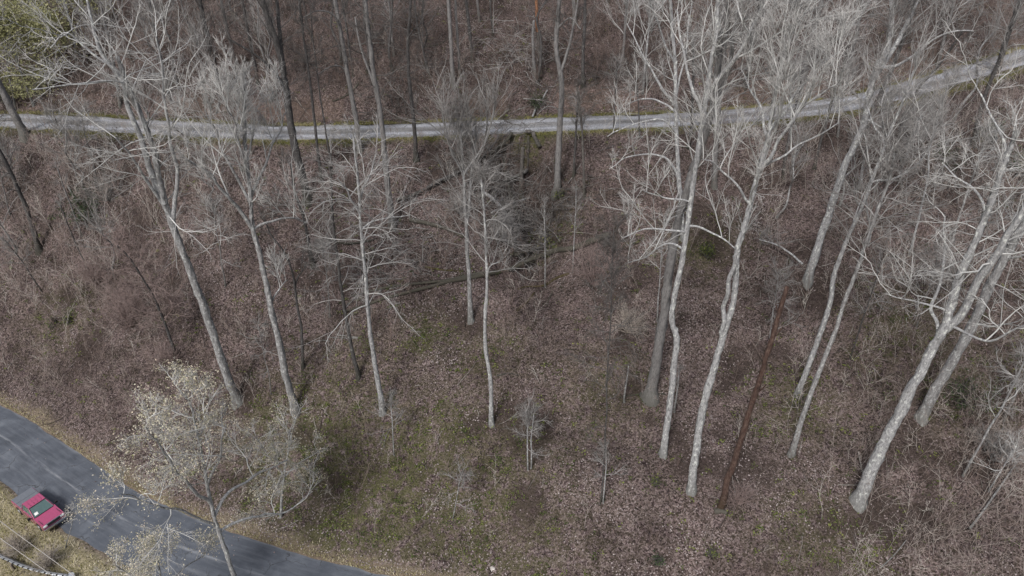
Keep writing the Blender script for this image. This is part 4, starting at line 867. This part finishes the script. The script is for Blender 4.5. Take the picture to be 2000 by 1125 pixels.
V = np.stack([C - a * s * .62 + nrm * s * .15, C - b_ * s * .42, C + a * s * .62 + nrm * s * .22, C + b_ * s * .42], 1).reshape(-1, 3)
val = np.clip(.5 + .21 * rg.normal(0, 1, len(x)) + .6 * vnoise(x, y, 6, 31) + .75 * vnoise(x, y, 1.9, 32) + .22 * smooth(7, 3, dl), 0, 1)
me = mesh_np('leaf_litter', V, np.arange(len(V)).reshape(-1, 4), False, {'val': np.repeat(val, 4)}, [LITTER])
link('leaf_litter', me, kind='stuff', label='brown fallen leaves covering the forest floor', category='leaves')
# bare undergrowth: countless thin stems
x, y, z = scatter(15000, rg)
dl = (y - yL(x)) * cosL(x); dg = (y - yG(x)) * cosG(x)
dens = .36 + .9 * vnoise(x, y, 9, 41) + .28 * smooth(10, 35, x) + .25 * smooth(-18, -35, x) + .65 * (dg > 3) 
keep = (rg.random(len(x)) < dens) & (dl > LHW + 2.2) & (np.abs(dg) > GHW + 1.0)
x, y, z = x[keep], y[keep], z[keep]; n = len(x)
D = unit(np.stack([rg.normal(0, .28, n), rg.normal(0, .28, n), np.ones(n)], 1)); tall = np.clip(.75 * smooth(12, 28, x) + .8 * smooth(-22, -32, x) * smooth(48, 60, y) + .6 * (y > yG(x)), 0, 1)
L = (.7 + 2.4 * rg.random(n) ** 1.6) * (1 + 1.3 * tall)
P1, R1 = grow(np.stack([x, y, z - .05], 1), D, L, .010 + .008 * rg.random(n), np.full(n, .007), 4, .12, .02, rg)
tone = np.clip(.42 + .25 * tall - .38 * (y > yG(x)) + rg.normal(0, .25, n), 0, 1)
M = Mesh(); V, F_ = spikes(P1, R1[:, 0]); M.add(V, F_, np.repeat(tone, 13))
S2, D2, L2, r2 = kids(P1, R1, L, 6, .25, rg, 36, .55, .8); P2, R2 = grow(S2, D2, L2, r2, r2, 1, .14, .04, rg); V, F_ = spikes(P2, np.full(len(L2), .013)); M.add(V, F_, np.repeat(np.repeat(tone, 6), 4))
S3, D3, L3, r3 = kids(P2, R2, L2, 3, .2, rg, 40, .7, .8, False); P3, R3 = grow(S3, D3, L3, r3, r3, 1, .1, .03, rg); V, F_ = spikes(P3, np.full(len(L3), .012)); M.add(V, F_, np.repeat(np.repeat(tone, 18), 4))
UG = leaf_mat('undergrowth_stem', [(0, (.07, .05, .042)), (.4, (.17, .125, .11)), (.75, (.30, .26, .235)), (1, (.45, .42, .38))], 0, .85)
link('undergrowth', M.build('undergrowth', UG, True), kind='stuff', label='leafless thin undergrowth stems across the slope', category='undergrowth')
# fallen sticks and twigs
x, y, z = scatter(13000, rg); dl = (y - yL(x)) * cosL(x); dg = (y - yG(x)) * cosG(x)
keep = (rg.random(len(x)) < .22 + .5 * (dg > GHW) + .5 * np.exp(-((x - GUL[0]) / 9) ** 2 - ((y - GUL[1]) / 9) ** 2)) & (dl > LHW + 1) & (np.abs(dg) > GHW + .8)
x, y = x[keep], y[keep]; n = len(x); az = rg.random(n) * 6.28; L = .4 + 2.4 * rg.random(n) ** 2.5
P1, R1 = grow(np.stack([x, y, 0 * x], 1), np.stack([np.cos(az), np.sin(az), 0 * az], 1), L, .016 + .026 * L / 2 * rg.random(n), np.full(n, .01), 4, .12, 0, rg)
P1[..., 2] = height(P1[..., 0], P1[..., 1]) + .09 + .06 * rg.random((n, 5))
tone = rg.random(n); M = Mesh(); V, F_ = tubes(P1, R1, 3); M.add(V, F_, np.repeat(tone, 15))
STK = leaf_mat('fallen_stick', [(0, (.03, .024, .021)), (.5, (.075, .06, .053)), (.8, (.17, .15, .135)), (1, (.38, .36, .33))], 0, .85)
link('fallen_sticks', M.build('fallen_sticks', STK, True), kind='stuff', label='fallen sticks and broken twigs lying across the slope', category='sticks')
# small green plants
x, y, z = scatter(90000, rg)
dl = (y - yL(x)) * cosL(x); dg = (y - yG(x)) * cosG(x)
mo = moss_at(x, y)
keep = (rg.random(len(x)) < .02 + .10 * (vnoise(x, y, 9, 52) > .05) * (vnoise(x, y, 1.3, 53) > .1) + 1.0 * mo * (vnoise(x, y, 1.0, 51) > .06)) & (dl > LHW + 1.5) & (np.abs(dg) > GHW + .4)
x, y, z = x[keep], y[keep], z[keep]; n = len(x); m_ = 9
C = np.repeat(np.stack([x, y, z], 1), m_, 0) + np.stack([rg.normal(0, .16, n * m_), rg.normal(0, .16, n * m_), .05 + .22 * rg.random(n * m_)], 1)
V, F_, vl = leaf_quads(C, .15, rg, 0, np.clip(np.repeat(rg.random(n), m_) * .8 + .2 * rg.random(n * m_), 0, 1), .6)
GM = Mesh(); GM.add(V, F_, vl); link('ground_plants', GM.build('ground_plants', GREENS, False), kind='stuff', label='small green plants sprouting through the leaves', category='plants')
# grass on the verges
def blades(n, sel, hmin, hmax, name, label, lo, hi, x0, x1, y0, y1):
    x = rg.uniform(x0, x1, n)
    if y0 == 'L': y = yL(x) + rg.uniform(-1, 1, n) * y1 / cosL(x)
    elif y0 == 'G': y = yG(x) + rg.uniform(-1, 1, n) * y1 / cosG(x)
    else: y = rg.uniform(y0, y1, n)
    dl = (y - yL(x)) * cosL(x); dg = (y - yG(x)) * cosG(x)
    k = sel(x, y, dl, dg); x, y = x[k], y[k]; z = height(x, y); n = len(x)
    h = hmin + (hmax - hmin) * rg.random(n); az = rg.random(n) * 6.28; wv = np.stack([np.cos(az), np.sin(az), 0 * az], 1) * .03; ln = np.stack([rg.normal(0, .5, n), rg.normal(0, .5, n), np.ones(n)], 1) * h[:, None]
    B = np.stack([x, y, z - .02], 1); V = np.stack([B - wv, B + wv, B + wv * .2 + ln, B - wv * .2 + ln], 1).reshape(-1, 3)
    v = np.clip(lo + (hi - lo) * rg.random(n) + .5 * vnoise(x, y, 1.8, 61), 0, 1)
    me = mesh_np(name, V, np.arange(len(V)).reshape(-1, 4), False, {'val': np.repeat(v, 4)}, [GRASS]); link(name, me, kind='stuff', label=label, category='grass')
blades(75000, lambda x, y, dl, dg: (dl < -LHW - .1 - .5 * rg.random(len(x))) & (dl > -22), .10, .38, 'verge_grass', 'dry olive grass on the verge beside the asphalt road', .1, .9, -56, -12, 20, 48)
blades(160000, lambda x, y, dl, dg: (dl > LHW) & (dl < LHW + 1.15 * rg.random(len(x))), .05, .2, 'bank_grass', 'dry grass along the uphill edge of the asphalt road', .3, .85, -60, 12, 'L', 4.6)
blades(330000, lambda x, y, dl, dg: (np.abs(dg) > GHW - .1) & (np.abs(dg) < GHW + 1.3 * rg.random(len(x))) & (vnoise(x, y, 4, 71) > -.18), .05, .20, 'gravel_verge_grass', 'short mossy grass edging the gravel road', 0, .4, -62, 80, 'G', 4.0)

# ------------------------------------------------------------------ pickup, guardrail, cables, stones
def flat(name, col, rough=.6, metal=0.0, coat=0.0, spec=.4, var=.12, sc_=6.0):
    m, nt, b = new_mat(name, rough, spec); b.inputs['Metallic'].default_value = metal; b.inputs['Coat Weight'].default_value = coat
    n = noise(nt, coords(nt), sc_, 5, .7); lo = tuple(c * (1 - var) for c in col); hi = tuple(min(1, c * (1 + var)) for c in col)
    nt.links.new(ramp(nt, [(.3, lo), (.7, hi)], n).outputs[0], b.inputs['Base Color']); return m
PAINT = flat('red_paint', (.33, .052, .125), .25, 0, 1.0, .7); COVER = flat('grey_vinyl', (.13, .14, .16), .6); RUBBER = flat('rubber', (.02, .02, .02), .9)
BLACK = flat('black_plastic', (.018, .018, .02), .5); CHROME = flat('chrome', (.62, .63, .65), .22, 1.0); STEEL = flat('wheel_alloy', (.42, .42, .43), .35, .8); LAMP = flat('lamp_glass', (.72, .74, .75), .12, 0, .5); TAIL = flat('tail_lens', (.35, .015, .02), .2)
GLASS = flat('window_glass', (.075, .125, .118), .05, 0, 1.0, .8); PAPER = flat('paper', (.75, .75, .73), .8); GALV = flat('galvanised_steel', (.46, .48, .50), .42, .45, 0, .5, .22, 9); WOODP = flat('post_wood', (.16, .13, .11), .9)
def bm_obj(name, bm, mat, parent, bevel=0.0):
    if bevel:
        bmesh.ops.bevel(bm, geom=[e for e in bm.edges if e.calc_length() > bevel * 2.2 and len(e.link_faces) == 2 and e.calc_face_angle(0) > .45], offset=bevel, segments=2, affect='EDGES', profile=.6)
    bmesh.ops.recalc_face_normals(bm, faces=bm.faces)
    me = bpy.data.meshes.new(name); bm.to_mesh(me); bm.free(); me.materials.append(mat); return link(name, me, parent)
def box(cx, cy, cz, sx, sy, sz, bm=None):
    bm = bm or bmesh.new(); bmesh.ops.create_cube(bm, size=1, matrix=Matrix.Translation((cx, cy, cz)) @ Matrix.Diagonal((sx, sy, sz, 1))); return bm
def prism(profile, y0, y1, taper=None):
    bm = bmesh.new(); a = [bm.verts.new((x, y0, z)) for x, z in profile]; b = [bm.verts.new((x, y1, z)) for x, z in profile]
    n = len(profile); bm.faces.new(a); bm.faces.new(b[::-1])
    for i in range(n): bm.faces.new((a[i], b[i], b[(i + 1) % n], a[(i + 1) % n]))
    return bm
def quad(pts, thick=.02):
    bm = bmesh.new(); p = [Vector(q) for q in pts]; nn = (p[1] - p[0]).cross(p[3] - p[0]).normalized() * thick
    a = [bm.verts.new(q) for q in p]; b = [bm.verts.new(q + nn) for q in p]; bm.faces.new(a[::-1]); bm.faces.new(b)
    for i in range(4): bm.faces.new((a[i], a[(i + 1) % 4], b[(i + 1) % 4], b[i]))
    return bm
r_ = at_z(np.array([43.]), np.array([960.]), np.array([1.08]))[0]; f_ = at_z(np.array([111.]), np.array([1015.]), np.array([.98]))[0]
hd = math.atan2(f_[1] - r_[1], f_[0] - r_[0]); tc = (r_ + f_) / 2 + np.array([-.1, -.1, 0]); print('truck length', np.linalg.norm(f_ - r_), 'heading', math.degrees(hd))
tk = link('pickup_truck', None, None, (tc[0], tc[1], max(float(height(tc[0], tc[1])), -.05) + .04), label='red pickup truck with grey bed cover parked on the verge', category='truck'); tk.rotation_euler = (0, 0, hd); tk.scale = (.96, .96, .96)
W = .86
arch = lambda cx, r: [(cx + r * math.cos(a), .36 + r * math.sin(a)) for a in np.linspace(0, math.pi, 9)]
prof = [(2.36, .42), (2.38, .80), (2.28, .93), (1.10, 1.05), (1.0, 1.06), (-2.36, 1.04), (-2.38, .45)] + [(x, z) for x, z in arch(-1.5, .43)[::-1]] + [(x, z) for x, z in arch(1.52, .43)[::-1]]
bm_obj('body', prism(prof, -W, W), PAINT, tk, .05)
bm_obj('hood', quad([(2.2, -.66, .945), (2.2, .66, .945), (1.12, .70, 1.055), (1.12, -.70, 1.055)], -.035), PAINT, tk, .012)
# cab: roof with pillars
ro = bm_obj('roof', prism([(.42, 1.56), (.30, 1.62), (-.55, 1.63), (-.66, 1.57)], -.66, .66), PAINT, tk, .04)
for k in range(4): bm_obj('roof_rib', box(-.13, -.42 + .28 * k, 1.638, .72, .05, .022), PAINT, ro, .006)
for s_ in (-1, 1):
    bm_obj('pillar', quad([(1.06, s_ * .80, 1.05), (1.14, s_ * .76, 1.05), (.46, s_ * .62, 1.58), (.38, s_ * .655, 1.58)], .045), PAINT, tk)
    bm_obj('pillar', quad([(-.70, s_ * .80, 1.05), (-.62, s_ * .83, 1.05), (-.52, s_ * .66, 1.58), (-.62, s_ * .63, 1.58)], .045), PAINT, tk)
    bm_obj('side_window', quad([(1.0, s_ * .80, 1.05), (-.60, s_ * .80, 1.05), (-.52, s_ * .645, 1.57), (.38, s_ * .645, 1.57)], .015 * s_), GLASS, tk)
    mr = bm_obj('mirror', box(.92, s_ * 1.06, 1.14, .13, .22, .20), BLACK, tk, .03); bm_obj('mirror_arm', box(.94, s_ * .91, 1.08, .06, .20, .05), BLACK, mr)
    dr = bm_obj('door', box(.20, s_ * (W + .006), .74, 1.25, .018, .56), PAINT, tk, .006); bm_obj('handle', box(-.28, s_ * (W + .022), .90, .16, .02, .035), BLACK, dr)
    bm_obj('headlight', box(2.34, s_ * .66, .80, .10, .30, .15), LAMP, tk, .02); bm_obj('tail_light', box(-2.37, s_ * .78, .82, .06, .13, .28), TAIL, tk, .01)
bm_obj('windshield', quad([(1.10, -.74, 1.065), (1.10, .74, 1.065), (.43, .61, 1.575), (.43, -.61, 1.575)], -.015), GLASS, tk)
bm_obj('dash_paper', quad([(1.02, -.62, 1.165), (1.02, -.35, 1.165), (.84, -.34, 1.30), (.84, -.60, 1.30)], -.01), PAPER, tk)
bm_obj('window_trim', box(.40, 0, 1.60, .07, 1.30, .03), BLACK, tk)
for s_ in (-1, 1): bm_obj('hood_gap', box(1.66, s_ * .72, 1.003, 1.08, .03, .02), BLACK, tk).rotation_euler = (0, 0, 0)
bm_obj('cab_gap', box(-.76, 0, 1.065, .05, 1.66, .06), BLACK, tk)
bm_obj('wiper', box(1.12, 0, 1.075, .05, 1.40, .03), BLACK, tk)
bm_obj('rear_window', quad([(-.72, .72, 1.06), (-.72, -.72, 1.06), (-.65, -.60, 1.56), (-.65, .60, 1.56)], -.012), GLASS, tk)
cv = bm_obj('bed_cover', box(-1.57, 0, 1.085, 1.56, 1.62, .075), COVER, tk, .02)
for k in range(2): bm_obj('seam', box(-1.05 - .52 * k, 0, 1.124, .02, 1.60, .008), BLACK, cv)
bm_obj('grille', box(2.37, 0, .78, .06, 1.0, .20), BLACK, tk, .01); bm_obj('front_bumper', box(2.43, 0, .52, .16, 1.74, .20), CHROME, tk, .04); bm_obj('rear_bumper', box(-2.44, 0, .50, .14, 1.70, .17), CHROME, tk, .03)
bm_obj('chrome_strip', box(2.33, 0, .915, .06, 1.30, .05), CHROME, tk, .01)
for cx in (1.52, -1.5):
    for s_ in (-1, 1):
        wh = link('wheel', None, tk, (cx, s_ * .76, .36))
        bm = bmesh.new(); bmesh.ops.create_cone(bm, cap_ends=True, segments=24, radius1=.36, radius2=.36, depth=.24, matrix=Matrix.Rotation(math.pi / 2, 4, 'X')); bm_obj('tyre', bm, RUBBER, wh, .04)
        bm = bmesh.new(); bmesh.ops.create_cone(bm, cap_ends=True, segments=18, radius1=.21, radius2=.17, depth=.05, matrix=Matrix.Translation((0, s_ * .125, 0)) @ Matrix.Rotation(math.pi / 2 * -s_, 4, 'X')); bm_obj('rim', bm, STEEL, wh)
# W-beam guardrail in the lower left corner
gpx = [(-60, 1062), (0, 1088), (48, 1108), (95, 1121), (135, 1127)]
G = at_z(np.array([p[0] for p in gpx], float), np.array([p[1] for p in gpx], float), np.full(len(gpx), .15)); G = catmull(G, 6)
gr = link('guardrail', None, None, tuple(G[0]), label='galvanised steel guardrail with bolt slots in the bottom left corner', category='guardrail')
sec = [(.0, .36), (.08, .29), (.08, .18), (-.03, .09), (-.03, -.09), (.08, -.18), (.08, -.29), (.0, -.36)]
T = np.gradient(G, axis=0); T[:, 2] = 0; T = unit(T); Nn = np.stack([-T[:, 1], T[:, 0], 0 * T[:, 0]], 1); cu = np.concatenate([[0], np.cumsum(np.linalg.norm(np.diff(G, axis=0), axis=1))])
def beam(a, b, off, name, mat):
    ss = np.linspace(a, b, 10); c = np.stack([np.interp(ss, cu, G[:, k]) for k in range(3)], 1); nn = np.stack([np.interp(ss, cu, Nn[:, k]) for k in range(3)], 1)
    out = []
    for dn in (0, .03): out.append(c[:, None] + nn[:, None] * (np.array([q[0] for q in sec]) * 1.6 + off + dn)[None, :, None] + np.array([0, 0, 1.])[None, None] * np.array([q[1] for q in sec])[None, :, None] + nn[:, None] * np.array([-q[1] * .55 for q in sec])[None, :, None])
    V = np.concatenate([o.reshape(-1, 3) for o in out]); m = len(sec); i = np.arange(10 * m).reshape(10, m)
    f = np.stack([i[:-1, :-1], i[1:, :-1], i[1:, 1:], i[:-1, 1:]], -1).reshape(-1, 4); F_ = np.concatenate([f, f[:, ::-1] + 10 * m])
    e = []
    for A, B in ((i[:, 0], i[:, 0] + 10 * m), (i[:, -1], i[:, -1] + 10 * m)): e.append(np.stack([A[:-1], A[1:], B[1:], B[:-1]], -1))
    return link(name, mesh_np(name, V - G[0], np.concatenate([F_] + e), False, None, [mat]), gr)
for k in range(4):
    be = beam(k * cu[-1] / 4 - .1 * (k > 0), (k + 1) * cu[-1] / 4, .02 * (k % 2), 'beam', GALV)
    for q in range(5):
        sp_ = (k + (q + .5) / 5) * cu[-1] / 4; c = np.array([np.interp(sp_, cu, G[:, j]) for j in range(3)]); nn = np.array([np.interp(sp_, cu, Nn[:, j]) for j in range(3)])
        bm_obj('bolt_slot', box(*(c - G[0] + nn * .03 + np.array([0, 0, .345]) - nn * .19), .12, .12, .05), BLACK, be)
for k in range(3):
    sp_ = (k + .5) * cu[-1] / 3; c = np.array([np.interp(sp_, cu, G[:, j]) for j in range(3)]); nn = np.array([np.interp(sp_, cu, Nn[:, j]) for j in range(3)]); c = c - G[0] - nn * .22
    hz = float(height(c[0] + G[0][0], c[1] + G[0][1])) - G[0][2]
    bm_obj('post', box(c[0], c[1], (hz - .4 + .2) / 2, .12, .16, .6 - hz), WOODP, gr)
ec = np.array([np.interp(cu[-1] - .1, cu, G[:, j]) for j in range(3)]) - G[0]; tl = T[-1]
bm = bmesh.new(); bmesh.ops.create_cone(bm, cap_ends=True, segments=14, radius1=.28, radius2=.28, depth=.42, matrix=Matrix.Translation(ec + tl * .25)); bm_obj('end_piece', bm, GALV, gr, .03)
# overhead cables crossing the corner
for lab, p0, p1, zz in [('upper overhead cable crossing the bottom left corner', (0, 1018), (125, 1110), 5.0), ('lower overhead cable nearer the guardrail', (10, 1058), (85, 1112), 4.2)]:
    e = at_z(np.array([p0[0], p1[0]], float), np.array([p0[1], p1[1]], float), np.array([zz, zz])); d = (e[1] - e[0]) / np.linalg.norm(e[1] - e[0])
    tt = np.linspace(-24, 26, 30); q = e[0] + d * tt[:, None]; q[:, 2] += .0012 * (tt - 3) ** 2
    M = Mesh(); V, F_ = tubes(q[None], np.full((1, 30), .022), 5); M.add(V, F_)
    link('utility_cable', M.build('utility_cable', flat('cable_sheath', (.33, .31, .29), .6), True, q[0]), None, tuple(q[0]), label=lab, category='cable', group='overhead cables')
def stone(lab, px, py, s_):
    B = hit([px], [py])[0]; bm = bmesh.new(); bmesh.ops.create_icosphere(bm, subdivisions=2, radius=s_); rg_ = np.random.default_rng(int(px))
    for v in bm.verts: v.co *= 1 + .22 * rg_.normal(); v.co.z *= .6
    o = bm_obj('stone', bm, flat('stone_grey', (.42, .39, .36), .9, 0, 0, .2, .3), None); o.location = tuple(B + np.array([0, 0, s_ * .2])); o['label'] = lab; o['category'] = 'stone'; o['group'] = 'stones on the slope'
stone('pale stone in the leaves right of the evergreen shrub', 219, 452, .32); stone('pale stone exposed in the eroded gully', 995, 343, .35); stone('small pale stone on the gully clay', 1012, 350, .2); stone('pale stone at the road bank near the bottom edge', 962, 1111, .18)
